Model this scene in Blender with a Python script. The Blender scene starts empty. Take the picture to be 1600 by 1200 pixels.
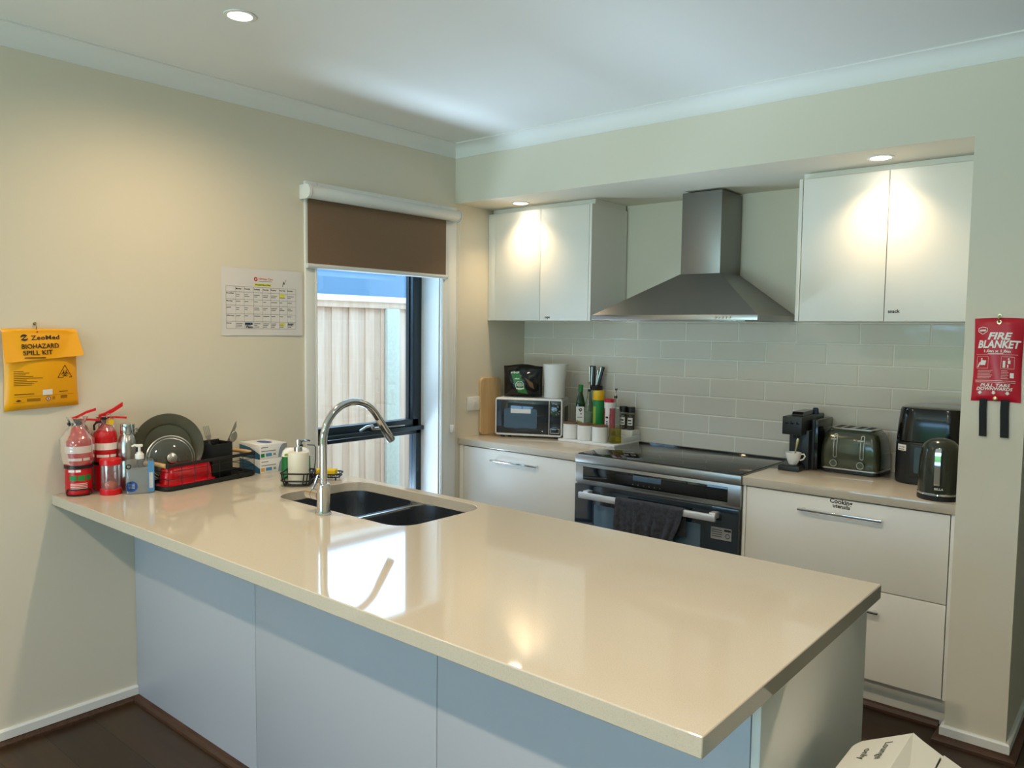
import bpy, bmesh, math, random
from mathutils import Vector, Matrix
random.seed(7)
PI = math.pi
SC = bpy.context.scene
COL = SC.collection

# ------------------------------------------------------------------ materials
def lin(h):
    h = h.lstrip('#')
    out = []
    for i in (0, 2, 4):
        c = int(h[i:i+2], 16) / 255
        out.append(c / 12.92 if c <= .04045 else ((c + .055) / 1.055) ** 2.4)
    return (*out, 1)

MATS = {}
def base_mat(name):
    m = bpy.data.materials.new(name)
    m.use_nodes = True
    nt = m.node_tree
    return m, nt, nt.nodes['Principled BSDF']

def mat(name, col, rough=.5, metal=0., spec=.5, noise=0., nscale=40., bump=0., bscale=200., coat=0.):
    if name in MATS:
        return MATS[name]
    m, nt, b = base_mat(name)
    c = lin(col)
    b.inputs['Base Color'].default_value = c
    b.inputs['Roughness'].default_value = rough
    b.inputs['Metallic'].default_value = metal
    b.inputs['Specular IOR Level'].default_value = spec
    b.inputs['Coat Weight'].default_value = coat
    tc = nt.nodes.new('ShaderNodeTexCoord')
    if noise:
        n = nt.nodes.new('ShaderNodeTexNoise')
        n.inputs['Scale'].default_value = nscale
        n.inputs['Detail'].default_value = 4
        r = nt.nodes.new('ShaderNodeValToRGB')
        r.color_ramp.elements[0].position = .3
        r.color_ramp.elements[1].position = .7
        r.color_ramp.elements[0].color = tuple(x * (1 - noise) for x in c[:3]) + (1,)
        r.color_ramp.elements[1].color = tuple(min(1, x * (1 + noise)) for x in c[:3]) + (1,)
        nt.links.new(tc.outputs['Object'], n.inputs['Vector'])
        nt.links.new(n.outputs['Fac'], r.inputs['Fac'])
        nt.links.new(r.outputs['Color'], b.inputs['Base Color'])
    if bump:
        n2 = nt.nodes.new('ShaderNodeTexNoise')
        n2.inputs['Scale'].default_value = bscale
        n2.inputs['Detail'].default_value = 3
        bp = nt.nodes.new('ShaderNodeBump')
        bp.inputs['Strength'].default_value = bump
        bp.inputs['Distance'].default_value = .002
        nt.links.new(tc.outputs['Object'], n2.inputs['Vector'])
        nt.links.new(n2.outputs['Fac'], bp.inputs['Height'])
        nt.links.new(bp.outputs['Normal'], b.inputs['Normal'])
    MATS[name] = m
    return m

def clear_mat(name, tint='#ffffff', gloss=.12, rough=.03, haze=0., hazecol='#ffffff'):
    """thin clear sheet: straight-through light plus a surface reflection (and optional milky share)"""
    m = bpy.data.materials.new(name)
    m.use_nodes = True
    nt = m.node_tree
    nt.nodes.clear()
    out = nt.nodes.new('ShaderNodeOutputMaterial')
    tr = nt.nodes.new('ShaderNodeBsdfTransparent'); tr.inputs['Color'].default_value = lin(tint)
    gl = nt.nodes.new('ShaderNodeBsdfGlossy'); gl.inputs['Roughness'].default_value = rough
    gl.inputs['Color'].default_value = (1, 1, 1, 1)
    lw = nt.nodes.new('ShaderNodeLayerWeight'); lw.inputs['Blend'].default_value = .25
    mp = nt.nodes.new('ShaderNodeMapRange')
    mp.inputs['To Min'].default_value = gloss * .4
    mp.inputs['To Max'].default_value = min(1, gloss * 5)
    mx = nt.nodes.new('ShaderNodeMixShader')
    nt.links.new(lw.outputs['Fresnel'], mp.inputs['Value'])
    nt.links.new(mp.outputs['Result'], mx.inputs['Fac'])
    nt.links.new(tr.outputs[0], mx.inputs[1])
    nt.links.new(gl.outputs[0], mx.inputs[2])
    last = mx
    if haze:
        df = nt.nodes.new('ShaderNodeBsdfDiffuse'); df.inputs['Color'].default_value = lin(hazecol)
        m2 = nt.nodes.new('ShaderNodeMixShader'); m2.inputs['Fac'].default_value = haze
        nt.links.new(mx.outputs[0], m2.inputs[1]); nt.links.new(df.outputs[0], m2.inputs[2])
        last = m2
    nt.links.new(last.outputs[0], out.inputs['Surface'])
    MATS[name] = m
    return m

def glow_mat(name, col, strength):
    m, nt, b = base_mat(name)
    b.inputs['Base Color'].default_value = lin('#ffffff')
    b.inputs['Emission Color'].default_value = lin(col)
    b.inputs['Emission Strength'].default_value = strength
    MATS[name] = m
    return m

def brushed(name, col, rough=.3, axis=0, amount=.25):
    m, nt, b = base_mat(name)
    b.inputs['Base Color'].default_value = lin(col)
    b.inputs['Metallic'].default_value = 1
    b.inputs['Roughness'].default_value = rough
    tc = nt.nodes.new('ShaderNodeTexCoord')
    mp = nt.nodes.new('ShaderNodeMapping')
    sc = [900, 900, 900]; sc[axis] = 6
    mp.inputs['Scale'].default_value = sc
    n = nt.nodes.new('ShaderNodeTexNoise'); n.inputs['Scale'].default_value = 1
    mr = nt.nodes.new('ShaderNodeMapRange')
    mr.inputs['To Min'].default_value = rough - amount * .3
    mr.inputs['To Max'].default_value = rough + amount * .3
    nt.links.new(tc.outputs['Object'], mp.inputs['Vector'])
    nt.links.new(mp.outputs['Vector'], n.inputs['Vector'])
    nt.links.new(n.outputs['Fac'], mr.inputs['Value'])
    nt.links.new(mr.outputs['Result'], b.inputs['Roughness'])
    MATS[name] = m
    return m

def wood(name, c1, c2, rough=.5, scale=(6, 60, 60)):
    m, nt, b = base_mat(name)
    b.inputs['Roughness'].default_value = rough
    tc = nt.nodes.new('ShaderNodeTexCoord')
    mp = nt.nodes.new('ShaderNodeMapping'); mp.inputs['Scale'].default_value = scale
    n = nt.nodes.new('ShaderNodeTexNoise'); n.inputs['Scale'].default_value = 1; n.inputs['Detail'].default_value = 6
    n.inputs['Distortion'].default_value = .6
    r = nt.nodes.new('ShaderNodeValToRGB')
    r.color_ramp.elements[0].position = .3; r.color_ramp.elements[0].color = lin(c1)
    r.color_ramp.elements[1].position = .7; r.color_ramp.elements[1].color = lin(c2)
    nt.links.new(tc.outputs['Object'], mp.inputs['Vector'])
    nt.links.new(mp.outputs['Vector'], n.inputs['Vector'])
    nt.links.new(n.outputs['Fac'], r.inputs['Fac'])
    nt.links.new(r.outputs['Color'], b.inputs['Base Color'])
    MATS[name] = m
    return m

def tile_mat():
    m, nt, b = base_mat('glazed_tile')
    N = nt.nodes.new
    tc = N('ShaderNodeTexCoord'); sx = N('ShaderNodeSeparateXYZ'); cx = N('ShaderNodeCombineXYZ')
    nt.links.new(tc.outputs['Object'], sx.inputs[0])
    ax = N('ShaderNodeMath'); ax.operation = 'ADD'; ax.inputs[1].default_value = -.9893 + .3035 * 6
    az = N('ShaderNodeMath'); az.operation = 'ADD'; az.inputs[1].default_value = -1.489 + 1.0 + .0
    nt.links.new(sx.outputs[0], ax.inputs[0]); nt.links.new(sx.outputs[2], az.inputs[0])
    nt.links.new(ax.outputs[0], cx.inputs[0]); nt.links.new(az.outputs[0], cx.inputs[1])
    bk = N('ShaderNodeTexBrick')
    bk.inputs['Scale'].default_value = 1
    bk.inputs['Brick Width'].default_value = .3035
    bk.inputs['Row Height'].default_value = .1
    bk.inputs['Mortar Size'].default_value = .0027
    bk.inputs['Mortar Smooth'].default_value = .1
    bk.inputs['Color1'].default_value = lin('#d6d1c3')
    bk.inputs['Color2'].default_value = lin('#dad5c7')
    bk.inputs['Mortar'].default_value = lin('#f0ecdf')
    nt.links.new(cx.outputs[0], bk.inputs['Vector'])
    nt.links.new(bk.outputs['Color'], b.inputs['Base Color'])
    mr = N('ShaderNodeMapRange'); mr.inputs['To Min'].default_value = .09; mr.inputs['To Max'].default_value = .7
    nt.links.new(bk.outputs['Fac'], mr.inputs['Value']); nt.links.new(mr.outputs['Result'], b.inputs['Roughness'])
    # soft cushion edge and slight waviness of the glaze
    b2 = N('ShaderNodeTexBrick')
    for k, v in (('Scale', 1), ('Brick Width', .3035), ('Row Height', .1), ('Mortar Size', .007), ('Mortar Smooth', 1.)):
        b2.inputs[k].default_value = v
    nt.links.new(cx.outputs[0], b2.inputs['Vector'])
    ns = N('ShaderNodeTexNoise'); ns.inputs['Scale'].default_value = 11
    nt.links.new(tc.outputs['Object'], ns.inputs['Vector'])
    ma = N('ShaderNodeMath'); ma.operation = 'MULTIPLY_ADD'; ma.inputs[1].default_value = -1.; 
    mb = N('ShaderNodeMath'); mb.operation = 'MULTIPLY'; mb.inputs[1].default_value = .5
    nt.links.new(ns.outputs['Fac'], mb.inputs[0])
    nt.links.new(b2.outputs['Fac'], ma.inputs[0]); nt.links.new(mb.outputs[0], ma.inputs[2])
    bp = N('ShaderNodeBump'); bp.inputs['Strength'].default_value = .55; bp.inputs['Distance'].default_value = .004
    nt.links.new(ma.outputs[0], bp.inputs['Height']); nt.links.new(bp.outputs['Normal'], b.inputs['Normal'])
    MATS['glazed_tile'] = m

def floor_mat():
    m, nt, b = base_mat('floor_boards')
    N = nt.nodes.new
    tc = N('ShaderNodeTexCoord'); mp = N('ShaderNodeMapping')
    mp.inputs['Rotation'].default_value = (0, 0, 0)
    nt.links.new(tc.outputs['Object'], mp.inputs['Vector'])
    bk = N('ShaderNodeTexBrick')
    for k, v in (('Scale', 1), ('Brick Width', 1.4), ('Row Height', .17), ('Mortar Size', .0016)):
        bk.inputs[k].default_value = v
    bk.inputs['Color1'].default_value = lin('#332316'); bk.inputs['Color2'].default_value = lin('#46331f')
    bk.inputs['Mortar'].default_value = lin('#140d08')
    nt.links.new(mp.outputs[0], bk.inputs['Vector'])
    m2 = N('ShaderNodeMapping'); m2.inputs['Scale'].default_value = (3, 45, 45)
    nt.links.new(tc.outputs['Object'], m2.inputs['Vector'])
    n = N('ShaderNodeTexNoise'); n.inputs['Scale'].default_value = 1; n.inputs['Detail'].default_value = 6; n.inputs['Distortion'].default_value = .8
    nt.links.new(m2.outputs[0], n.inputs['Vector'])
    r = N('ShaderNodeValToRGB'); r.color_ramp.elements[0].color = (.55, .55, .55, 1); r.color_ramp.elements[1].color = (1.3, 1.3, 1.3, 1)
    nt.links.new(n.outputs['Fac'], r.inputs['Fac'])
    mx = N('ShaderNodeMix'); mx.data_type = 'RGBA'; mx.blend_type = 'MULTIPLY'; mx.inputs['Factor'].default_value = 1
    nt.links.new(bk.outputs['Color'], mx.inputs['A']); nt.links.new(r.outputs['Color'], mx.inputs['B'])
    nt.links.new(mx.outputs['Result'], b.inputs['Base Color'])
    b.inputs['Roughness'].default_value = .38
    MATS['floor_boards'] = m

def stone_mat():
    m, nt, b = base_mat('engineered_stone')
    N = nt.nodes.new
    tc = N('ShaderNodeTexCoord')
    n = N('ShaderNodeTexNoise'); n.inputs['Scale'].default_value = 420; n.inputs['Detail'].default_value = 2
    r = N('ShaderNodeValToRGB')
    r.color_ramp.elements[0].position = .36; r.color_ramp.elements[0].color = lin('#bfb4a2')
    r.color_ramp.elements[1].position = .5; r.color_ramp.elements[1].color = lin('#c7bcab')
    nt.links.new(tc.outputs['Object'], n.inputs['Vector']); nt.links.new(n.outputs['Fac'], r.inputs['Fac'])
    nt.links.new(r.outputs['Color'], b.inputs['Base Color'])
    b.inputs['Roughness'].default_value = .05
    b.inputs['Specular IOR Level'].default_value = .6
    MATS['engineered_stone'] = m

mat('wall_paint', '#dcd5c3', .75, bump=.08, bscale=350)
mat('ceiling_paint', '#e6e5e1', .85)
mat('gloss_white', '#e6e6e2', .35)
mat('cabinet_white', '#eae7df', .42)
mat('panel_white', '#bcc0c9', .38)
mat('mid_grey', '#6e6b64', .8)  # plain grey for the microwave side vent and blind bracket ring
wood('moulding_wood', '#3d281c', '#573a29', .5)
tile_mat(); floor_mat(); stone_mat()
mat('frame_navy', '#1d2c36', .35)
mat('chrome', '#d8d8d8', .08, 1)
mat('handle_alloy', '#dfe1e4', .45, .8)
mat('satin_steel', '#b9b6b0', .28, 1)
brushed('brushed_steel', '#a8a6a2', .32, 0)
brushed('hood_steel', '#92908d', .42, 0)
brushed('sink_steel', '#8a9098', .30, 2)
mat('black_glass', '#0a0d10', .05, spec=.6)
mat('smoke_glass', '#15202a', .06, spec=.7)
mat('display_glass', '#4c6273', .12)
mat('window_smoke', '#4a5f69', .08)
mat('blk_plastic', '#101214', .38)
mat('blk_gloss', '#0b0e10', .12)
mat('blk_matte', '#121416', .6)
mat('char_plastic', '#1c2226', .4)
mat('white_plastic', '#e9e8e4', .35)
mat('cream_plastic', '#e0dccb', .4)
mat('red_plastic', '#d0101c', .3)
mat('red_enamel', '#c2121d', .28)
mat('red_dish', '#c8061a', .16, coat=.4)
mat('olive_plate', '#4b4c3e', .32)
mat('olive_metal', '#3f4330', .2, .35, coat=.6)
mat('kettle_green', '#33392f', .2, .4, coat=.5)
mat('yellow_vinyl', '#f2a900', .38, bump=.15, bscale=30)
mat('print_black', '#1b1408', .6)
mat('print_brown', '#4a2c08', .6)
mat('print_white', '#f1ece6', .55)
mat('print_grey', '#8d8d90', .6)
mat('print_red', '#c23b2c', .6)
mat('print_orange', '#d8633e', .6)
mat('print_blue', '#20324f', .6)
mat('highlighter', '#e3e22a', .6)
mat('paper', '#dcd9d8', .7)
mat('card_white', '#e5e4e2', .6)
mat('card_blue', '#2d6c93', .5)
mat('deep_blue', '#1a4f9e', .4)
mat('sky_blue', '#4d8fc4', .45)
mat('teal', '#2b8d7a', .5)
mat('leaf_green', '#12823a', .45)
mat('mid_green', '#1c7a35', .4)
mat('lime', '#9cb23c', .5)
mat('cap_yellow', '#f0bf12', .35)
mat('sponge_yellow', '#e8c520', .9, bump=.6, bscale=160)
mat('amber', '#e2a23a', .5)
mat('vinyl_red', '#c20f2b', .35, bump=.12, bscale=40)
mat('webbing', '#15191c', .8, bump=.5, bscale=500)
mat('brass', '#c9b98a', .25, 1)
wood('bamboo', '#c6a374', '#d6b98b', .45, (60, 60, 4))
wood('beech', '#c49a63', '#d8b27c', .45, (50, 6, 50))
wood('lid_wood', '#6b4a32', '#8a6243', .5, (20, 60, 20))
wood('fence_wood', '#c09a80', '#ccab93', .8, (30, 30, 2.5))
wood('fence_wood_back', '#b8937a', '#c4a48c', .8, (30, 30, 2.5))
mat('post_timber', '#b3ad9c', .8, noise=.08)
mat('cap_timber', '#e8e4dc', .7)
mat('cladding', '#5b7080', .7)
mat('lawn', '#4d6b32', .95, noise=.4, nscale=30)
mat('concrete', '#9c988f', .9, noise=.12, nscale=25)
mat('blind_fabric', '#7a624c', .85, noise=.12, nscale=260, bump=.3, bscale=600)
mat('blind_metal', '#dcdcd8', .35)
mat('towel_grey', '#34363d', .95, noise=.35, nscale=55, bump=1., bscale=180)
mat('bin_white', '#dad8cd', .4)
mat('olive_oil', '#8b8414', .1)
mat('herbs', '#4b4436', .8, noise=.4, nscale=120)
mat('water', '#aeb6ba', .05)
mat('sand_orange', '#e2582a', .8)
clear_mat('window_glass', '#f6fbff', .08)
clear_mat('clear_glass', '#f8fbfa', .09)
clear_mat('clear_plastic', '#f0f3f5', .12, .08, .06)
clear_mat('bag_film', '#f4efef', .16, .14, .10, '#e9e2df')
clear_mat('green_glass', '#3f7a2c', .14, .04, .45, '#1d4a1e')
clear_mat('pale_glass', '#e6efe0', .12, .04, .18, '#8b9a78')
clear_mat('gel', '#eef2f4', .08, .05, .38, '#c9d0d4')
clear_mat('oil_fill', '#d8cc3a', .08, .05, .3, '#a69a1e')
clear_mat('lid_glass', '#b9b9aa', .2, .05, .16, '#8f8f83')
glow_mat('lamp_lens', '#fff3df', 14)

# ------------------------------------------------------------------ mesh builder
TXT = {}
def text2d(s, bold=0., shear=0.):
    k = (s, bold, shear)
    if k not in TXT:
        cu = bpy.data.curves.new('lettering', 'FONT')
        cu.body = s; cu.resolution_u = 2; cu.offset = bold; cu.shear = shear
        ob = bpy.data.objects.new('lettering', cu); COL.objects.link(ob)
        bpy.context.view_layer.update()
        me = bpy.data.meshes.new_from_object(ob)
        vs = [(v.co.x, v.co.y) for v in me.vertices]
        fs = [tuple(p.vertices) for p in me.polygons]
        bpy.data.objects.remove(ob); bpy.data.curves.remove(cu); bpy.data.meshes.remove(me)
        w = [min(v[0] for v in vs), max(v[0] for v in vs)]
        TXT[k] = (vs, fs, w)
    return TXT[k]

class MB:
    def __init__(self, m='gloss_white'):
        self.V = []; self.F = []; self.MI = []; self.mats = []; self.fix = []; self.use(m)
    def use(self, m):
        if m not in self.mats: self.mats.append(m)
        self.cur = self.mats.index(m); return self
    def add(self, vs, fs, recalc=True):
        o = len(self.V); self.V += [tuple(v) for v in vs]
        for f in fs:
            self.F.append(tuple(i + o for i in f)); self.MI.append(self.cur); self.fix.append(recalc)
        return self
    def box(self, a, b, bev=0., seg=2, M=None):
        a = list(a); b = list(b)
        for i in range(3):
            if a[i] > b[i]: a[i], b[i] = b[i], a[i]
        bm = bmesh.new()
        bmesh.ops.create_cube(bm, size=1)
        for v in bm.verts:
            v.co = Vector([a[i] + (v.co[i] + .5) * (b[i] - a[i]) for i in range(3)])
        if bev:
            bev = min(bev, .49 * min(b[i] - a[i] for i in range(3)))
            bmesh.ops.bevel(bm, geom=bm.edges[:], offset=bev, segments=seg, profile=.5, affect='EDGES')
        bm.verts.index_update()
        vs = [M @ v.co if M else v.co.copy() for v in bm.verts]
        fs = [[v.index for v in f.verts] for f in bm.faces]
        bm.free()
        return self.add(vs, fs)
    def rings(self, rs, cap0=True, cap1=True, closed=True):
        n = len(rs[0]); vs = [v for r in rs for v in r]; fs = []
        for k in range(len(rs) - 1):
            for i in range(n if closed else n - 1):
                j = (i + 1) % n
                fs.append((k*n+i, k*n+j, (k+1)*n+j, (k+1)*n+i))
        if cap0: fs.append(tuple(reversed(range(n))))
        if cap1: fs.append(tuple(range((len(rs)-1)*n, len(rs)*n)))
        return self.add(vs, fs)
    def lathe(self, prof, c=(0, 0, 0), seg=28, axis='z', cap0=True, cap1=True, M=None):
        rs = []
        for r, z in prof:
            ring = []
            for i in range(seg):
                a = 2 * PI * i / seg
                p = (r * math.cos(a), r * math.sin(a), z)
                if axis == 'x': p = (z, p[0], p[1])
                if axis == 'y': p = (p[0], z, p[1])
                p = Vector((p[0] + c[0], p[1] + c[1], p[2] + c[2]))
                ring.append(M @ p if M else p)
            rs.append(ring)
        return self.rings(rs, cap0, cap1)
    def cyl(self, c, r, z0, z1, seg=24, axis='z', M=None, bev=0.):
        if bev:
            pr = [(r - bev, z0), (r, z0 + bev), (r, z1 - bev), (r - bev, z1)]
        else:
            pr = [(r, z0), (r, z1)]
        return self.lathe(pr, c, seg, axis, M=M)
    def tube(self, pts, r, seg=10, cyc=False, taper=None):
        P = [Vector(p) for p in pts]; n = len(P); rs = []
        T = []
        for i in range(n):
            a = P[(i-1) % n] if (cyc or i) else P[0]
            b = P[(i+1) % n] if (cyc or i < n-1) else P[-1]
            T.append((b - a).normalized())
        up = Vector((0, 0, 1)) if abs(T[0].z) < .9 else Vector((1, 0, 0))
        nrm = (up - T[0] * up.dot(T[0])).normalized()
        for i in range(n):
            nrm = (nrm - T[i] * nrm.dot(T[i])).normalized()
            bn = T[i].cross(nrm)
            rr = taper[i] if taper else r
            rs.append([P[i] + nrm * (rr * math.cos(2*PI*k/seg)) + bn * (rr * math.sin(2*PI*k/seg)) for k in range(seg)])
        if cyc:
            rs.append(rs[0]); return self.rings(rs, False, False)
        return self.rings(rs)
    def strip(self, pts, w, t):
        """flat bar of width w (vector) and thickness t (vector) along pts"""
        w = Vector(w); t = Vector(t)
        rs = [[Vector(p) - w/2 - t/2, Vector(p) + w/2 - t/2, Vector(p) + w/2 + t/2, Vector(p) - w/2 + t/2] for p in pts]
        return self.rings(rs)
    def grid(self, fn, nu, nv, recalc=False):
        vs = [fn(i / nu, j / nv) for j in range(nv + 1) for i in range(nu + 1)]
        fs = [(j*(nu+1)+i, j*(nu+1)+i+1, (j+1)*(nu+1)+i+1, (j+1)*(nu+1)+i) for j in range(nv) for i in range(nu)]
        return self.add(vs, fs, recalc)
    def pillow(self, front, back, nu, nv):
        """closed body between two parametric sheets that share their border"""
        n1 = nu + 1
        vs = [front(i / nu, j / nv) for j in range(nv + 1) for i in range(n1)]
        o = len(vs)
        vs += [back(i / nu, j / nv) for j in range(nv + 1) for i in range(n1)]
        fs = []
        for j in range(nv):
            for i in range(nu):
                a = j*n1+i
                fs.append((a, a+1, a+1+n1, a+n1)); fs.append((o+a+n1, o+a+1+n1, o+a+1, o+a))
        bd = [i for i in range(nu)] + [j*n1+nu for j in range(nv)] + [nv*n1+i for i in range(nu, 0, -1)] + [j*n1 for j in range(nv, 0, -1)]
        for k in range(len(bd)):
            a, b = bd[k], bd[(k+1) % len(bd)]
            fs.append((b, a, o+a, o+b))
        return self.add(vs, fs)
    def rect(self, mp, x0, y0, x1, y1, n=1):
        for k in range(n):
            xa = x0 + (x1-x0)*k/n; xb = x0 + (x1-x0)*(k+1)/n
            self.add([mp(xa, y0), mp(xb, y0), mp(xb, y1), mp(xa, y1)], [(0, 1, 2, 3)], False)
        return self
    def poly(self, mp, pts):
        return self.add([mp(*p) for p in pts], [tuple(range(len(pts)))], False)
    def ring2d(self, mp, cx, cy, r0, r1, seg=24, a0=0., a1=2*PI):
        for k in range(seg):
            a = a0 + (a1-a0)*k/seg; b = a0 + (a1-a0)*(k+1)/seg
            self.add([mp(cx+r0*math.cos(a), cy+r0*math.sin(a)), mp(cx+r1*math.cos(a), cy+r1*math.sin(a)),
                      mp(cx+r1*math.cos(b), cy+r1*math.sin(b)), mp(cx+r0*math.cos(b), cy+r0*math.sin(b))], [(0, 1, 2, 3)], False)
        return self
    def text(self, mp, s, x, y, h, al='l', bold=0., shear=0., width=None, rot=0.):
        vs, fs, w = text2d(s, bold, shear)
        k = h / .7
        kx = k if width is None else width / (w[1] - w[0])
        dx = {'l': -w[0], 'c': -(w[0]+w[1])/2, 'r': -w[1]}[al]
        cr, sr = math.cos(rot), math.sin(rot)
        out = []
        for a, b in vs:
            p = ((a + dx) * kx, b * k)
            out.append(mp(x + p[0]*cr - p[1]*sr, y + p[0]*sr + p[1]*cr))
        return self.add(out, fs, False)
    def build(self, name, parent=None, label=None, smooth=35, bevel=0., solid=0.):
        me = bpy.data.meshes.new(name)
        me.from_pydata([tuple(v) for v in self.V], [], self.F)
        for m in self.mats: me.materials.append(MATS[m])
        bm = bmesh.new(); bm.from_mesh(me); bm.faces.ensure_lookup_table()
        for f, mi in zip(bm.faces, self.MI): f.material_index = mi; f.smooth = True
        fl = [f for f, x in zip(bm.faces, self.fix) if x]
        if fl: bmesh.ops.recalc_face_normals(bm, faces=fl)
        th = math.radians(smooth)
        for e in bm.edges:
            if len(e.link_faces) != 2 or e.calc_face_angle(0) > th: e.smooth = False
        bm.to_mesh(me); bm.free()
        ob = bpy.data.objects.new(name, me); COL.objects.link(ob)
        if bevel:
            md = ob.modifiers.new('edge', 'BEVEL'); md.width = bevel; md.segments = 2; md.limit_method = 'ANGLE'; md.angle_limit = math.radians(50)
        if solid:
            md = ob.modifiers.new('thickness', 'SOLIDIFY'); md.thickness = solid; md.offset = 0
        if parent: ob.parent = parent
        if label: ob['label'] = label
        return ob

def frame(o, r, u, lift=0.):
    o = Vector(o); r = Vector(r).normalized(); u = Vector(u).normalized(); n = r.cross(u) * lift
    return lambda x, y: o + r * x + u * y + n

def rrect(x0, y0, x1, y1, r, seg=6):
    pts = []
    for cx, cy, a in ((x1-r, y0+r, -PI/2), (x1-r, y1-r, 0), (x0+r, y1-r, PI/2), (x0+r, y0+r, PI)):
        for k in range(seg + 1):
            t = a + PI/2 * k / seg
            pts.append((cx + r*math.cos(t), cy + r*math.sin(t)))
    return pts

def thing(name, label, cat, loc=(0, 0, 0), rz=0., group=None):
    o = bpy.data.objects.new(name, None); COL.objects.link(o)
    o.empty_display_size = .05
    o.location = loc; o.rotation_euler = (0, 0, rz)
    o['label'] = label; o['category'] = cat
    if group: o['group'] = group
    return o

def tag(o, label, cat, group=None):
    o['label'] = label; o['category'] = cat
    if group: o['group'] = group
    return o

def struct(o, label=None):
    o['kind'] = 'structure'
    if label: o['label'] = label
    return o

# ------------------------------------------------------------------ the setting (metres; x along the back wall, y into the kitchen recess, z up)
W, D, ZB, H, W2 = 2.60, .643, 2.254, 2.574, 2.80
ROOM_Y, ROOM_X, HALL_Y = -7.0, 5.4, 2.6
CT = .90                                                     # bench height

b = MB('floor_boards'); b.box((-.2, ROOM_Y - .2, -.1), (ROOM_X + .2, HALL_Y + .2, 0)); struct(b.build('floor'), 'dark brown timber floor boards')
b = MB('ceiling_paint'); b.box((-.2, ROOM_Y - .2, H), (ROOM_X + .2, HALL_Y + .2, H + .15)); struct(b.build('ceiling'), 'flat pale plaster ceiling')

WY0, WY1, WZ0, WZ1 = -.962, -.122, .36, 2.16                 # window hole in the left wall
b = MB('wall_paint')
b.box((-.2, ROOM_Y - .2, 0), (0, WY0, H)); b.box((-.2, WY1, 0), (0, HALL_Y, H))
b.box((-.2, WY0, 0), (0, WY1, WZ0)); b.box((-.2, WY0, WZ1), (0, WY1, H))
struct(b.build('wall_left'), 'cream painted left wall with the window in it')
b = MB('wall_paint'); b.box((0, 0, ZB), (W, D + .15, H)); struct(b.build('wall_bulkhead'), 'pale painted bulkhead over the kitchen recess')
b = MB('wall_paint'); b.box((W, 0, 0), (W2, HALL_Y, H)); struct(b.build('wall_nib'), 'pale painted nib wall beside the kitchen recess')
b = MB('wall_paint'); b.box((0, D + .008, 0), (W, D + .15, ZB)); struct(b.build('wall_back'), 'pale painted wall behind the range hood')
b = MB('wall_paint'); b.box((ROOM_X, ROOM_Y - .2, 0), (ROOM_X + .2, HALL_Y + .2, H)); struct(b.build('wall_right'))
b = MB('wall_paint'); b.box((W2, HALL_Y, 0), (ROOM_X, HALL_Y + .2, H)); struct(b.build('wall_hall'))
DX0, DX1, DZ1 = .3, 3.3, 2.2                                  # glazed garden door behind the viewer
b = MB('wall_paint')
b.box((0, ROOM_Y - .2, 0), (DX0, ROOM_Y, H)); b.box((DX1, ROOM_Y - .2, 0), (ROOM_X, ROOM_Y, H)); b.box((DX0, ROOM_Y - .2, DZ1), (DX1, ROOM_Y, H))
struct(b.build('wall_front'))
b = MB('glazed_tile'); b.box((0, D, CT - .02), (W, D + .008, 1.592)); struct(b.build('wall_splashback'), 'glossy pale grey brick-bond wall tiles with light grout')

d = bpy.data.objects.new('door_1', None); COL.objects.link(d); struct(d)
b = MB('frame_navy')
for x in (DX0, (DX0 + DX1) / 2 - .04, DX1 - .08): b.box((x, ROOM_Y - .14, 0), (x + .08, ROOM_Y - .06, DZ1))
b.box((DX0, ROOM_Y - .14, DZ1 - .08), (DX1, ROOM_Y - .06, DZ1)); b.box((DX0, ROOM_Y - .14, 0), (DX1, ROOM_Y - .06, .06))
b.build('door_frame', d)
b = MB('window_glass'); b.box((DX0 + .08, ROOM_Y - .103, .06), (DX1 - .08, ROOM_Y - .097, DZ1 - .08)); b.build('door_glass', d)

def cornice(name, pts, inward):
    """coved cornice: profile swept between mitred ends; pts are wall-line ends, inward the offsets at the ceiling"""
    prof = []
    for k in range(9):
        a = PI / 2 * k / 8
        prof.append((.066 * (1 - math.cos(a)) + .004, H - .066 + .066 * math.sin(a) - .0))
    prof = [(0, H - .07), (.006, H - .07), (.006, H - .062)] + [(.006 + .056 * (1 - math.cos(PI/2*k/8)), H - .062 + .056 * math.sin(PI/2*k/8)) for k in range(9)] + [(.07, H - .006), (.07, H), (0, H)]
    rs = []
    for (px, py), (ix, iy) in zip(pts, inward):
        rs.append([(px + ix * o, py + iy * o, z) for o, z in prof])
    m = MB('gloss_white'); m.mats = ['ceiling_paint']; m.rings(rs); return struct(m.build(name))
cornice('trim_1', [(0, ROOM_Y), (0, 0)], [(1, 0), (1, -1)])['label'] = 'coved white cornice along the left wall'
cornice('trim_2', [(0, 0), (W2, 0)], [(1, -1), (1, -1)])['label'] = 'coved white cornice along the bulkhead'
cornice('trim_3', [(W2, 0), (W2, HALL_Y)], [(1, -1), (1, 0)])

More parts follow.
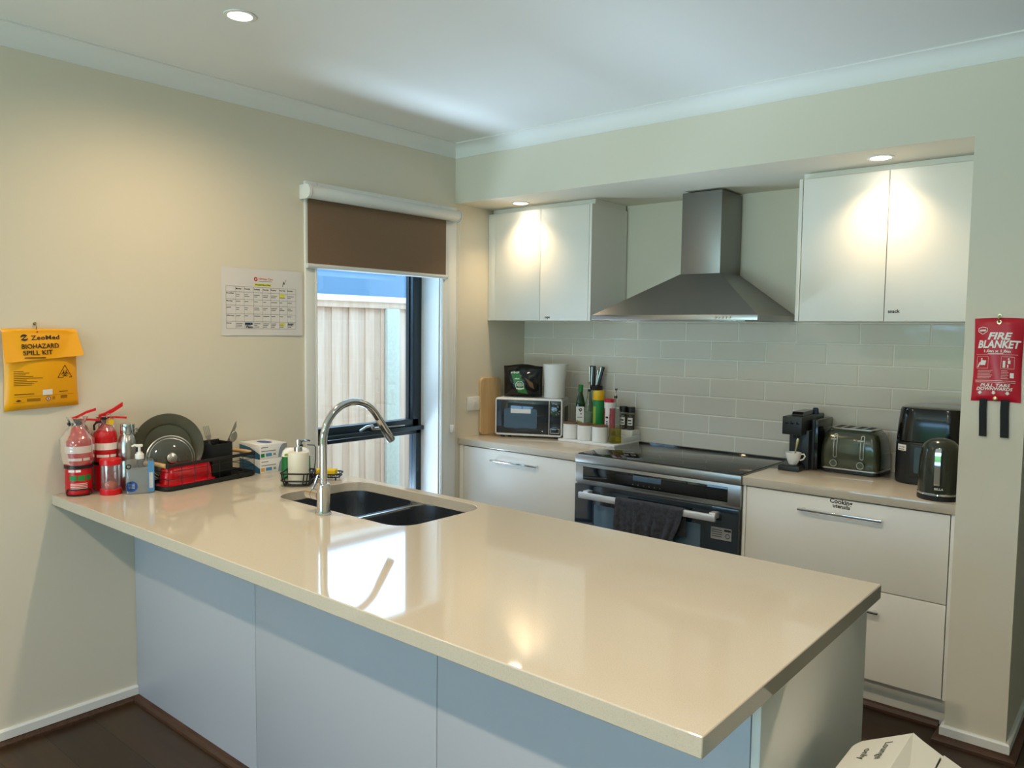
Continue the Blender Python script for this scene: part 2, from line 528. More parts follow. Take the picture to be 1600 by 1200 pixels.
def wrap(name, mtl, path, offs, prof):
    m = MB(mtl); m.rings([[(x + ox*o, y + oy*o, z) for o, z in prof] for (x, y), (ox, oy) in zip(path, offs)]); return struct(m.build(name))
SK = [(0, .0276), (.014, .0276), (.014, .058), (.009, .064), (0, .064)]
def QD(t, h=.0276): return [(0, 0), (t, 0), (t, h * .4), (t * .6, h * .85), (0, h)]
NIB = [(W, .104), (W, 0), (W2, 0), (W2, HALL_Y)]; NOF = [(-1, 0), (-1, -1), (1, -1), (1, 0)]
wrap('baseboard_left', 'gloss_white', [(0, ROOM_Y), (0, -1.852)], [(1, 0), (1, 0)], SK)['label'] = 'low white skirting board on the left wall'
wrap('baseboard_back', 'gloss_white', NIB, NOF, SK)['label'] = 'low white skirting board around the nib wall'
wrap('trim_4', 'moulding_wood', [(0, ROOM_Y), (0, -1.851), (2.62, -1.851)], [(1, 0), (1, -1), (0, -1)], QD(.022))['label'] = 'brown quad moulding at the floor'
wrap('trim_5', 'moulding_wood', [(.0, .106), (W - .037, .106)], [(0, -1), (0, -1)], QD(.022))
wrap('trim_6', 'moulding_wood', NIB, NOF, QD(.036))

# window 1: dark aluminium awning sash over a fixed pane, white reveal and architrave
w = bpy.data.objects.new('window_1', None); COL.objects.link(w); struct(w, 'dark framed kitchen window with awning sash above a fixed pane')
b = MB('gloss_white')
b.box((-.2, WY0 - .001, WZ0), (0, WY0 + .006, WZ1)); b.box((-.2, WY1 - .006, WZ0), (0, WY1 + .001, WZ1))
b.box((-.2, WY0, WZ0 - .001), (0, WY1, WZ0 + .006)); b.box((-.2, WY0, WZ1 - .006), (0, WY1, WZ1 + .001))
b.build('reveal', w)
b = MB('gloss_white')
AW = .068
b.box((0, WY0 - AW, WZ0 - AW), (.016, WY0, WZ1 + AW), .004); b.box((0, WY1, WZ0 - AW), (.016, -.003, WZ1 + AW), .004)
b.box((0, WY0, WZ1), (.016, WY1, WZ1 + AW), .004); b.box((0, WY0, WZ0 - AW), (.016, WY1, WZ0), .004)
b.box((.016, WY0 - .012, WZ0 - .0), (.02, WY0 - .004, WZ1), .001); b.box((.016, WY1 + .004, WZ0), (.02, WY1 + .012, WZ1), .001)
b.build('architrave', w)
XF = -.140
b = MB('frame_navy')
fw = .045
b.box((XF - .06, WY0 + .006, WZ0 + .006), (XF, WY0 + fw, WZ1)); b.box((XF - .06, WY1 - fw, WZ0 + .006), (XF, WY1 - .006, WZ1), .002)
b.box((XF - .06, WY0, WZ0 + .006), (XF, WY1, WZ0 + fw)); b.box((XF - .06, WY0, WZ1 - fw), (XF, WY1, WZ1 - .006))
b.box((XF - .06, WY0 + .006, .93), (XF, WY1 - .006, .972), .002); b.box((XF - .01, WY0 + .006, .955), (XF + .028, WY1 + .0 - .008, .978), .004)
b.build('window_frame', w)
b = MB('frame_navy'); sw = .048
y0, y1 = WY0 + .035, WY1 - .03
b.box((XF - .05, y0, .975), (XF + .004, y0 + sw, WZ1 - .03)); b.box((XF - .05, y1 - sw, .975), (XF + .004, y1, WZ1 - .03), .003)
b.box((XF - .05, y0, .975), (XF + .004, y1, 1.018), .003); b.box((XF - .05, y0, WZ1 - .08), (XF + .004, y1, WZ1 - .03))
b.use('char_plastic'); b.box((XF - .046, y1 - sw - .008, 1.018), (XF - .02, y1 - sw, WZ1 - .08))
s = b.build('sash', w)
b = MB('window_glass'); b.box((XF - .036, y0 + sw, 1.018), (XF - .031, y1 - sw, WZ1 - .08)); b.build('sash_glass', w)
b = MB('window_glass'); b.box((XF - .036, WY0 + fw, WZ0 + fw), (XF - .031, WY1 - fw, .93)); b.build('lower_glass', w)
b = MB('satin_steel')
b.box((XF + .004, -.52, .980), (XF + .03, -.40, .998), .006)
b.tube([(XF + .02, -.50, .995), (XF + .045, -.53, 1.012), (XF + .055, -.58, 1.01), (XF + .05, -.62, .99)], .007, 8)
b.box((XF + .004, -.39, .985), (XF + .02, -.27, .993), .003)
b.build('winder_handle', w, 'silver winder handle on the window sash')

# ground, fence and neighbour outside the kitchen window, lawn behind the viewer
b = MB('concrete'); b.box((-9, -9, -.32), (-.2, 9, -.12)); struct(b.build('ground'))
b = MB('lawn'); b.box((-6, -22, -.3), (12, ROOM_Y - .2, -.1)); struct(b.build('lawn_ground'))
h = thing('sky_screen_hedge', 'unseen green hedge added to screen the sky beyond the garden door', 'hedge', (2.6, -12.5, -.1))  # added out of view to hold back sky light on the peninsula panels
b = MB('lawn'); b.pillow(lambda u, v: Vector(((u-.5)*16, .5*math.sin(PI*v)*(.8+.2*math.sin(u*60)) if 0 < u < 1 else 0, v*1.9)), lambda u, v: Vector(((u-.5)*16, -.4*math.sin(PI*v) if 0 < u < 1 else 0, v*1.9)), 60, 8); b.build('hedge_screen', h)
fx = -1.3
f = thing('timber_fence', 'tall pale timber paling fence outside the window', 'fence', (fx, 0, -.12))
b = MB('fence_wood'); b2 = MB('fence_wood_back')
y = -3.0
while y < 4.5:
    b.box((0, y, 0), (.012, y + .085, 1.80 + .12 - .04 - .0), .003); b2.box((-.010, y + .075, 0), (.004, y + .158, 1.84), .003); y += .148
b.build('paling_front', f); b2.build('paling_back', f)
b = MB('cap_timber'); b.box((-.05, -3, 1.845), (.05, 4.5, 1.885), .004); b.use('fence_wood'); b.box((.016, -3, 1.80), (.035, 4.5, 1.845), .003); b.build('capping', f, 'white capping rail')
b = MB('post_timber'); b.box((.017, .58, 0), (.05, .70, 1.80), .004); b.build('post', f, 'grey weathered fence post')
n = thing('neighbour_house', 'pale blue clad house wall rising behind the timber fence', 'house', (-3.2, 0, -.12))
b = MB('cladding'); b.box((-.3, -4, 0), (0, 1.87, 2.5)); b.box((-.3, 1.87, 0), (-.012, 7, 2.5)); b.build('wall_cladding', n)
b = MB('frame_navy'); b.box((-.5, -4.2, 2.5), (.12, 7.2, 2.6)); b.build('eave', n)
# ------------------------------------------------------------------ peninsula
PX, PY0, PY1, TK = 2.645, -2.1515, -1.148, .038
SX0, SX1, SY0, SY1, SR = .60, 1.325, -1.60, -1.19, .085
def slab_with_hole(m, outer, hole, z0, z1):
    bm = bmesh.new()
    def loop(pts, z):
        vs = [bm.verts.new((x, y, z)) for x, y in pts]
        return vs, [bm.edges.new((vs[i], vs[(i+1) % len(vs)])) for i in range(len(vs))]
    lo = {}
    for z in (z0, z1):
        o, eo = loop(outer, z); h, eh = loop(hole, z)
        bmesh.ops.triangle_fill(bm, use_beauty=True, use_dissolve=False, edges=eo + eh)
        lo[z] = (o, h)
    for k in (0, 1):
        a, c = lo[z0][k], lo[z1][k]
        for i in range(len(a)):
            j = (i+1) % len(a); bm.faces.new((a[i], a[j], c[j], c[i]))
    bm.verts.index_update()
    m.add([v.co.copy() for v in bm.verts], [[v.index for v in f.verts] for f in bm.faces]); bm.free()
b = MB('engineered_stone')
slab_with_hole(b, [(0.001, PY0), (PX, PY0), (PX, PY1), (0.001, PY1)], rrect(SX0, SY0, SX1, SY1, SR, 8), CT - TK, CT)
o = b.build('peninsula_benchtop', bevel=.0025)
tag(o, 'long cream stone benchtop of the peninsula with a sink cut-out', 'benchtop')

p = thing('peninsula_cabinet', 'white panelled cabinet under the peninsula benchtop', 'cabinet', (0, 0, 0))
yb = -1.851
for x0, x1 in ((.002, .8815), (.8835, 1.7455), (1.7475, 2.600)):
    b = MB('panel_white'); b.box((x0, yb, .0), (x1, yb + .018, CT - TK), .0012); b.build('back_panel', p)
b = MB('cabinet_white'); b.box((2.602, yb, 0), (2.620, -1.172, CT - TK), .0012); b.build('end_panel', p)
b = MB('cabinet_white')
b.box((.002, -1.170, .10), (.58, -1.152, CT - TK - .01), .0012); b.build('door', p)
for x0, x1 in ((.583, .96), (.963, 1.36), (1.363, 1.96), (1.963, 2.598)):
    b = MB('cabinet_white'); b.box((x0, -1.170, .10), (x1, -1.152, CT - TK - .01), .0012); b.build('door', p)
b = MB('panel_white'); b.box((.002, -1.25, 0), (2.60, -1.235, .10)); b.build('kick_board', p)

# sink: two brushed bowls under the cut-out
s = thing('double_sink', 'dark brushed steel double bowl sink set into the peninsula', 'sink', (0, 0, 0))
zt = CT - TK - .001
def bowl(x0, x1, y0, y1):
    m = MB('sink_steel')
    def ring(ins, z, r): return [(x, y, z) for x, y in rrect(x0+ins, y0+ins, x1-ins, y1-ins, r, 8)]
    m.rings([ring(0, zt, SR), ring(.002, zt - .05, SR), ring(.006, zt - .15, SR - .01), ring(.018, zt - .178, SR - .02), ring(.045, zt - .186, SR - .03)], False, True)
    o = m.build('bowl', s, solid=.0015)
    cx, cy = (x0+x1)/2, (y0+y1)/2
    q = MB('chrome'); q.lathe([(.045, zt - .1835), (.043, zt - .181), (.030, zt - .184), (.012, zt - .1845)], (cx, cy, 0), 24); q.build('drain', o, 'round chrome drain')
XM = .985
bowl(SX0 - .012, XM - .012, SY0 - .008, SY1 + .008); bowl(XM + .012, SX1 + .010, SY0 - .008, SY1 + .008)
b = MB('satin_steel')
b.box((XM - .014, SY0 - .008, zt - .012), (XM + .014, SY1 + .008, zt - .002), .003)
b.build('divider', s, 'bright steel bridge between the bowls')

# tap
TX, TY = .988, -1.650
t = thing('kitchen_tap', 'tall chrome gooseneck tap standing beside the sink', 'tap', (TX, TY, CT))
b = MB('chrome'); b.lathe([(.027, 0), (.027, .003), (.0235, .006), (.0225, .012), (.0225, .104), (.019, .107), (.0135, .108)], seg=32); b.build('base', t)
pts = [(0, 0, z) for z in (.10, .16, .22, .25)]
R = .128; cy, cz = R, .25
for k in range(1, 19):
    a = PI - (PI - math.radians(36)) * k / 18
    pts.append((0, cy + R * math.cos(a), cz + R * math.sin(a)))
e = Vector(pts[-1]); dr = Vector((0, math.sin(math.radians(36)), -math.cos(math.radians(36))))
pts.append(tuple(e + dr * .02))
b = MB('chrome'); b.tube(pts, .0128, 18); b.build('spout', t)
b = MB('chrome'); hd = [e + dr * k for k in (.018, .0185, .020, .075, .077, .122, .125)]
b.tube(hd, .0145, 18, taper=[.0128, .0138, .0142, .0148, .0148, .0158, .0140]); h = b.build('spray_head', t)
b = MB('blk_plastic'); q = e + dr * .078 + Vector((0, .0105, .0105)); b.tube([q, q + dr * .022], .0045, 8); b.build('button', h)
b = MB('chrome')
b.lathe([(.018, -.020), (.018, -.052), (.0165, -.054)], (0, 0, .062), 24, 'x')
b.use('blk_plastic'); b.lathe([(.0172, -.052), (.0172, -.0545)], (0, 0, .062), 24, 'x')
b.use('chrome'); b.lathe([(.018, -.0545), (.018, -.086), (.0165, -.088), (.004, -.088)], (0, 0, .062), 24, 'x')
b.tube([(-.07, 0, .072), (-.064, .012, .095), (-.058, .02, .125)], .0045, 10)
b.build('lever', t)
# ------------------------------------------------------------------ back run: benchtops, base cabinets, stove
YC = .0355
OX0, OX1 = .853, 1.752
b = MB('engineered_stone'); b.box((.001, YC, CT - TK), (OX0 - .002, D - .001, CT), .0025)
tag(b.build('left_benchtop'), 'short stone benchtop under the microwave, left of the stove', 'benchtop')
b = MB('engineered_stone'); b.box((OX1 + .002, YC, CT - TK), (W - .001, D - .001, CT), .0025)
tag(b.build('right_benchtop'), 'stone benchtop under the toaster, right of the stove', 'benchtop')

def base_cab(name, label, x0, x1, fl, fr, seams, handles, text=None):
    """x0..x1 carcass; fl/fr fillers; seams z list from the top; handles (x0,x1,z) per drawer"""
    c = thing(name, label, 'cabinet', (x0, YC, 0))
    L = x1 - x0
    b = MB('cabinet_white'); b.box((0.001, .052, .135), (L - .001, D - YC - .002, CT - TK - .001)); b.build('carcass', c)
    b = MB('cabinet_white'); b.box((0, .074, 0), (L, .09, .135)); b.build('kick_board', c)
    if fl: b = MB('cabinet_white'); b.box((.001, .012, .135), (fl - .0015, .03, CT - TK - .003), .001); b.build('filler', c)
    if fr: b = MB('cabinet_white'); b.box((L - fr + .0015, .012, .135), (L - .001, .03, CT - TK - .003), .001); b.build('filler', c)
    for k in range(len(seams) - 1):
        b = MB('cabinet_white')
        b.box((fl + .002, .012, seams[k+1] + .002), (L - fr - .002, .03, seams[k] - .002), .0012)
        if text and k == 0:
            b.use('print_black')
            for s_, tx, tz, th in text: b.text(frame((0, .0118, 0), (1, 0, 0), (0, 0, 1), .0003), s_, tx - x0, tz, th*1.15, 'c', bold=.03, rot=-.04)
        d = b.build('drawer', c)
        if handles[k]:
            h0, h1, hz = handles[k]
            m = MB('chrome'); m.box((h0 - x0, -.020, hz - .005), (h1 - x0, -.010, hz + .005), .0015)
            for hx in (h0 - x0 + .012, h1 - x0 - .024): m.box((hx, -.012, hz - .004), (hx + .012, .012, hz + .004))
            m.build('handle', d)
    return c
base_cab('base_cabinet', 'white drawer cabinet below the microwave, left of the stove', .002, OX0 - .002, .035, .0, [CT - TK - .004, .507, .135],
         [(.268, .603, .800), (.268, .603, .425)])
base_cab('base_cabinet', 'white drawer cabinet right of the stove, marked cooking utensils', OX1 + .002, W - .001, .016, .021, [CT - TK - .004, .507, .135],
         [(2.008, 2.343, .797), (2.008, 2.343, .424)], [('Cooking', 2.176, .838, .016), ('utensils', 2.178, .820, .014)])

st = thing('stove', 'wide stainless steel stove with black glass cooktop and oven', 'stove', (OX0, 0, 0))
L = OX1 - OX0
b = MB('brushed_steel'); b.box((.002, .045, .10), (L - .002, D - .01, CT - .045)); b.build('body', st)
b = MB('blk_plastic'); b.box((.01, .09, 0), (L - .01, D - .02, .10)); b.build('plinth', st)
b = MB('brushed_steel'); b.box((0, .026, CT - .040), (L, D - .004, CT + .002), .003); b.build('top_frame', st)
b = MB('black_glass'); b.box((.008, .040, CT + .002), (L - .008, D - .03, CT + .006), .0015)
b.use('char_plastic')
mp = frame((0, 0, CT + .0062), (1, 0, 0), (0, 1, 0), .0)
for cx, cy, r in ((.18, .19, .075), (.18, .46, .10), (.45, .33, .12), (.72, .19, .10), (.72, .46, .075)):
    b.ring2d(mp, cx, cy, r - .0012, r, 40)
b.build('cooktop', st, 'black glass cooktop')
b = MB('black_glass'); b.box((.004, D - .03, CT + .002), (L - .004, D - .004, CT + .0075), .002); b.build('back_trim', st)
b = MB('brushed_steel'); b.box((0, .030, .760), (L, .050, CT - .042), .003)
cp = b.build('control_panel', st)
b = MB('black_glass'); b.box((.048, .028, .774), (L - .062, .032, .842), .001); b.build('touch_strip', cp, 'black glass touch strip')
b = MB('display_glass'); b.box((.345, .0272, .808), (.50, .0285, .834), .0005)
b.use('print_grey')
for k in range(6): b.lathe([(.0025, .0275), (.0025, .0283)], (.345 + k * .03, 0, .788), 8, 'y')
b.build('display', cp, 'pale grey display window')
b = MB('smoke_glass'); b.box((0.003, .022, .115), (L - .003, .046, .750), .004)
dr = b.build('oven_door', st, 'dark glass oven door')
b = MB('display_glass'); b.box((.125, .0205, .22), (L - .185, .0225, .655), .0005); b.build('oven_window', dr, 'paler oven window')
b = MB('handle_alloy'); b.box((.065, -.038, .690), (L - .09, -.022, .722), .003)
for x in (.085, L - .125): b.box((x, -.024, .698), (x + .03, .022, .728), .003)
b.build('handle', dr)
b = MB('print_grey'); mp = frame((.765, .0214, .600), (1, 0, 0), (0, 0, 1), .0)
b.rect(mp, 0, 0, .10, .055); b.use('print_black'); mq = frame((.765, .0208, .600), (1, 0, 0), (0, 0, 1), .0)
b.rect(mq, .065, .040, .097, .050)
for k in range(4): b.rect(mq, .006, .012 + k * .010, .055, .015 + k * .010)
b.ring2d(mq, .082, .020, .008, .011, 16)
b.build('rating_sticker', dr, 'small grey printed sticker')
for x in (-.002, L - .0015):
    b = MB('brushed_steel'); b.box((x, .05, .10), (x + .0035, D - .02, CT - .05)); b.build('side_panel', st)

# tea towel over the oven handle
X0, X1 = OX0 + .293, OX0 + .655
def towel(u, v):
    s = v * .46 - .15                                         # arc length from the top, negative = behind the bar
    z = .7255 - max(0, abs(s) - .012)
    front = s > 0
    fold = math.sin(u * 19 + 1.3) * .006 + math.sin(u * 41 + .5) * .003
    drop = min(1, max(0, abs(s) - .01) / .12)
    sag = min(1, max(0, abs(s) - .02) / .12)
    if abs(s) <= .012: y = -.030 - s / .012 * .0105; z = .7255 + .002 * math.cos(s / .012 * PI / 2)
    elif front: y = -.0405 - .004 - abs(fold) * drop * 1.6 - .004 * drop
    else: y = -.0195 + .003 + .010 * sag + fold * drop * .4
    wd = X1 - X0
    x = X0 + u * wd
    if front: x += -(u ** 2) * .075 * sag * max(0, s) / .3 + .012 * u * 0
    z += math.sin(u * 23) * .003 * drop
    return (x, y, z)
b = MB('towel_grey'); b.grid(towel, 60, 50)
o = b.build('tea_towel', solid=.004, smooth=80)
tag(o, 'dark charcoal waffle tea towel hanging over the oven door handle', 'towel')

# ------------------------------------------------------------------ range hood
HX0, HX1, HY = .850, 1.750, .152
h = thing('range_hood', 'stainless steel canopy range hood above the stove', 'range hood', (0, 0, 0))
z0, z1, z2 = 1.594, 1.620, 1.832
CX0, CX1, CY = 1.224, 1.446, .400
b = MB('brushed_steel'); b.box((HX0, HY, z0), (HX1, D - .001, z1), .0015); b.build('canopy_rim', h)
b = MB('hood_steel')
b.rings([[(HX0 + .004, HY + .004, z1), (HX1 - .004, HY + .004, z1), (HX1 - .004, D - .001, z1), (HX0 + .004, D - .001, z1)],
         [(CX0, CY, z2), (CX1, CY, z2), (CX1, D - .001, z2), (CX0, D - .001, z2)]]); b.build('canopy', h)
b = MB('hood_steel'); b.box((CX0 + .003, CY + .003, z2 - .002), (CX1 - .003, D - .001, 2.243), .001); b.build('chimney', h)
for k in range(5):
    b = MB('chrome'); b.lathe([(.0055, HY + .002), (.0055, HY - .006), (.0045, HY - .0075)], (1.549 + k * .0172, 0, 1.607), 14, 'y'); b.build('button', h)
b = MB('satin_steel'); b.box((.93, HY + .05, z0 - .004), (1.67, D - .08, z0), .001); b.build('filter', h)

# ------------------------------------------------------------------ wall cabinets
def wall_cab(label, x0, x1, fl, fr, split, mark, side_l):
    YU = .283
    c = thing('wall_cabinet', label, 'cabinet', (x0, YU, 1.592))
    L = x1 - x0; hh = 2.224 - 1.592
    b = MB('cabinet_white'); b.box((0, .019, 0), (L, D - YU - .001, hh)); b.build('carcass', c)
    b = MB('cabinet_white'); b.box((.006, .04, hh), (L - .006, D - YU - .01, ZB - 1.592 - .001)); b.build('top_scribe', c)
    if fl: b = MB('cabinet_white'); b.box((0, .0 if side_l else .004, 0), (fl - .0015, .019, hh), .001); b.build('filler', c)
    if fr: b = MB('cabinet_white'); b.box((L - fr + .0015, .0, 0), (L, .019, hh), .001); b.build('filler', c)
    for k, (a, e) in enumerate(((fl, split - x0), (split - x0, L - fr))):
        b = MB('cabinet_white'); b.box((a + .0015, 0, .0005), (e - .0015, .018, hh - .002), .0012)
        if k == 1 and mark:
            b.use('print_black'); b.text(frame((0, -.0002, 0), (1, 0, 0), (0, 0, 1), .0002), mark[0], mark[1] - x0, mark[2] - 1.592, .014, 'l', bold=.03, rot=.02)
        b.build('door', c)
wall_cab('white two-door wall cabinet left of the range hood', .002, .752, .062, .016, .402, ('cups', .44, 1.605), False)
wall_cab('white two-door wall cabinet right of the range hood', 1.869, W - .001, .018, .0, 2.246, ('snack', 2.262, 1.628), True)
# ------------------------------------------------------------------ things on the left end of the peninsula
VIEW = math.radians(69)                                        # local -y turned towards the room
def cylmap(r, lift=.0004, z0=0.):
    return lambda x, z: Vector(((r+lift) * math.sin(x / r), -(r+lift) * math.cos(x / r), z + z0))

def extinguisher(loc, label, r, hs, lever_dir, tagged):
    e = thing('fire_extinguisher', label, 'fire extinguisher', loc, VIEW + .05, 'fire extinguishers on the peninsula')
    b = MB('red_enamel')
    b.lathe([(r*.82, 0), (r*.97, .004), (r, .012), (r, hs), (r*.93, hs+.018), (r*.72, hs+.036), (r*.4, hs+.046), (.014, hs+.050), (.013, hs+.062)], seg=36)
    b.use('print_white'); m = cylmap(r)
    b.rect(m, -r*1.35, .160, r*1.35, .186, 16)
    b.rect(m, -r*.9, .132, r*.2, .142, 8); b.rect(m, r*.3, .132, r*.9, .142, 6)
    for k in range(3): b.rect(m, -r*.9, .118 - .004*k - .006, r*.7, .1195 - .004*k - .006, 6)
    if not tagged:
        b.rect(m, -r*.85, .090, -r*.35, .099, 4); b.rect(m, -r*.28, .090, r*.1, .099, 3)
        b.use('leaf_green')
        for k, (a, c) in enumerate(((-.75, -.2), (-.12, .4), (.48, .95))): b.rect(m, r*a, .058, r*c, .078, 4)
        b.use('print_white')
        for k in range(4): b.rect(m, -r*.7, .028 + k*.006, r*.6, .030 + k*.006, 6)
    b.build('cylinder', e)
    b = MB('blk_plastic'); b.lathe([(r+.0005, .102), (r+.003, .103), (r+.003, .114), (r+.0005, .115)], seg=36, cap0=False, cap1=False); b.build('strap', e)
    b = MB('blk_plastic')
    z = hs + .056
    b.cyl((0, 0, 0), .015, z, z + .022, 16); b.lathe([(.012, -.03), (.012, -.014)], (0, 0, z + .010), 14, 'x')
    v = b.build('valve', e)
    b = MB('chrome'); b.lathe([(.0105, -.034), (.0105, -.0302)], (0, 0, z + .010), 14, 'x'); b.build('pressure_gauge', v)
    b = MB('red_plastic'); d = lever_dir
    b.strip([(-.02*d, 0, z+.022), (0, 0, z+.020), (.04*d, 0, z+.020), (.075*d, 0, z+.016)], (0, .016, 0), (0, 0, .007)); b.build('carry_handle', e)
    b = MB('red_plastic')
    b.strip([(-.022*d, 0, z+.024), (.0, 0, z+.032), (.03*d, 0, z+.048), (.062*d, 0, z+.058 + (.012 if tagged else 0))], (0, .018, 0), (0, 0, .016 if tagged else .009)); b.build('squeeze_lever', e)
    b = MB('chrome'); b.tube([(.012 + .009*math.cos(a), -.014, z+.026 + .009*math.sin(a)) for a in [2*PI*k/14 for k in range(14)]], .0012, 6, True); b.tube([(.003, -.014, z+.026), (-.012, -.012, z+.026)], .0016, 6); b.build('safety_pin', e)
    if tagged:
        b = MB('cap_yellow'); b.poly(frame((.012, -.020, z-.004), (1, 0, 0), (0, 0, 1)), [(-.010, 0), (.012, -.004), (.018, .010), (.010, .022), (-.008, .018)]); b.build('seal_tag', e, 'yellow plastic seal tag', solid=.001)
        b = MB('blk_plastic'); b.tube([(-.012, -.012, z+.004), (-.030, -.022, z+.006), (-.040, -.026, z-.006), (-.038, -.024, z-.024)], .004, 8); b.build('hose', e)
    rnd = random.Random(3 if tagged else 5)
    # clear bag pulled over the top half
    rs = []
    prof = [(r+.004, .118), (r+.007, .13), (r+.010, .17), (r+.011, .21), (r+.006, hs+.01), (r*.9, hs+.03), (r*.62, hs+.052), (.022, hs+.060), (.030, hs+.075), (.036, hs+.088)] if not tagged else \
           [(r*.90, hs+.028), (r*.72, hs+.040), (.022, hs+.052), (.026, hs+.062), (.034, hs+.074)]
    for rr, z in prof:
        ph = rnd.random() * 6
        rs.append([(( rr + .0022*math.sin(a*5+ph) + .0016*math.sin(a*11+ph*2)) * math.cos(a), (rr + .0022*math.sin(a*5+ph) + .0016*math.sin(a*9+ph*2)) * math.sin(a), z + .003*math.sin(a*3+ph)) for a in [2*PI*k/40 for k in range(40)]])
    b = MB('bag_film'); b.rings(rs, False, False); b.build('plastic_bag', e, 'crumpled clear plastic bag', smooth=70)
    if not tagged:
        b = MB('blk_plastic'); rr = r + .004
        b.tube([(rr*math.sin(a), -rr*math.cos(a), zz) for a, zz in [(-.95+.19*k, .004) for k in range(10)] + [(.80, .012), (.78, .022)] + [(.62-.19*k, .026) for k in range(9)] + [(-.97, .020), (-1.0, .010)]], .0024, 6, True)
        b.build('bracket', e)
    return e
extinguisher((.062, -2.078, CT), 'red fire extinguisher in a clear bag nearest the benchtop corner', .046, .205, 1, False)
extinguisher((.050, -1.974, CT), 'red fire extinguisher with a yellow seal tag behind the sand timer', .042, .205, 1, True)

t = thing('sand_timer', 'clear sand timer with red end caps in front of the extinguishers', 'timer', (.140, -1.995, CT), VIEW)
for z in (0, .112):
    b = MB('red_plastic'); hexa = [(.038*math.cos(2*PI*k/16), .038*math.sin(2*PI*k/16)) for k in range(16)]
    b.rings([[(x*.96, y*.96, z) for x, y in hexa], [(x, y, z+.002) for x, y in hexa], [(x, y, z+.020) for x, y in hexa], [(x*.96, y*.96, z+.022) for x, y in hexa]]); b.build('end_cap', t)
b = MB('clear_plastic'); b.lathe([(.033, .022), (.033, .112)], seg=32, cap0=False, cap1=False); b.build('tube', t)
b = MB('clear_glass'); b.lathe([(.022, .022), (.025, .035), (.022, .050), (.004, .066), (.004, .069), (.022, .085), (.025, .10), (.022, .112)], seg=28, cap0=False, cap1=False); g = b.build('glass_bulb', t)
b = MB('sand_orange'); b.lathe([(.021, .023), (.0235, .034), (.020, .041), (.001, .050)], seg=24); b.build('sand', g)

t = thing('steel_bottle', 'brushed stainless steel drink bottle behind the clear sanitiser', 'bottle', (.099, -1.912, CT), VIEW)
b = MB('satin_steel'); b.lathe([(.031, 0), (.034, .003), (.0345, .01), (.0345, .175), (.033, .190), (.026, .210), (.0225, .216)], seg=36); b.build('body', t)
b = MB('chrome'); b.lathe([(.0225, .2165), (.0255, .218), (.0255, .254), (.024, .257)], seg=32)
b.tube([(.0255, 0, .235), (.034, 0, .238), (.034, 0, .222), (.0265, 0, .222)], .003, 8); b.build('cap', t)

t = thing('sanitiser_bottle', 'clear pump bottle of hand sanitiser beside the red sand timer', 'bottle', (.198, -1.912, CT), VIEW)
def rbox(m, x0, x1, y0, y1, zs, r):
    m.rings([[(x, y, z) for x, y in rrect(x0+i, y0+i, x1-i, y1-i, max(.002, r-i*.5), 6)] for z, i in zs])
b = MB('clear_plastic'); rbox(b, -.050, .050, -.026, .026, [(0, .003), (.003, 0), (.118, 0), (.127, .005), (.130, .016)], .012); sb_ = b
b = MB('gel'); rbox(b, -.0475, .0475, -.0235, .0235, [(.002, .001), (.092, 0), (.093, .001)], .011); gl_ = b
mp = frame((0, -.0264, 0), (1, 0, 0), (0, 0, 1)); b = sb_; b.use('card_blue'); b.rect(mp, -.048, .012, -.030, .048)
b.use('deep_blue'); b.ring2d(mp, -.030, .030, 0, .020, 24); b.use('print_black'); b.ring2d(mp, -.040, .106, .006, .0095, 20)
b.use('print_white')
for k in range(4): b.rect(mp, -.041, .022 + k*.0055, -.020, .0243 + k*.0055)
b.use('sky_blue'); b.rect(mp, .026, .006, .047, .124); b.use('print_white'); b.rect(mp, .030, .02, .043, .08); bd = b.build('body', t); gl_.build('gel', bd)
b = MB('white_plastic'); b.cyl((0, 0, 0), .016, .130, .150, 20, bev=.002); b.cyl((0, 0, 0), .011, .150, .156, 16); b.cyl((0, 0, 0), .0048, .156, .178, 12)
b.box((-.012, -.006, .176), (.012, .006, .186), .003); b.tube([(.008, 0, .181), (-.018, 0, .183), (-.026, 0, .178)], .004, 8); b.build('pump', t, 'white plastic pump')

# dish rack
RA = math.radians(99.7)
RX, RY = .1546, -1.6423
def rk(X, Y): return (RX + math.cos(RA)*X - math.sin(RA)*Y, RY + math.sin(RA)*X + math.cos(RA)*Y)
RL, RW = .44, .17
r = thing('dish_rack', 'black wire dish rack with wooden handles and drip tray', 'dish rack', (RX, RY, CT), RA)
b = MB('blk_matte')
def trr(i, z): return [(x, y, z) for x, y in rrect(-RL/2+i, -RW/2+i, RL/2-i, RW/2-i, .03, 6)]
b.rings([trr(.006, 0), trr(0, .006), trr(0, .020), trr(.003, .020), trr(.007, .008)], True, True)
for k in range(15): x = -RL/2 + .035 + k*.0265; b.box((x, -RW/2+.014, .008), (x+.006, RW/2-.014, .0105))
b.build('drip_tray', r)
b = MB('blk_matte'); ZR = .104
x0, x1, y0, y1 = -RL/2+.012, RL/2-.012, -RW/2+.008, RW/2-.008
for y in (y0, y1): b.box((x0, y-.002, ZR-.013), (x1, y+.002, ZR), .001)
for x in (x0, x1):
    b.box((x-.003, y0-.002, ZR-.016), (x+.003, y0+.014, ZR+.003), .001); b.box((x-.003, y1-.014, ZR-.016), (x+.003, y1+.002, ZR+.003), .001)
for z in (.045, .075):
    for y in (y0, y1): b.tube([(x0, y, z), (x1, y, z)], .0013, 6)
    for x in (x0, x1): b.tube([(x, y0, z), (x, y1, z)], .0013, 6)
for k in range(8):
    x = x0 + (x1-x0)*k/7
    b.tube([(x, y0, ZR-.006), (x, y0, .014), (x, y1, .014), (x, y1, ZR-.006)], .0015, 6)
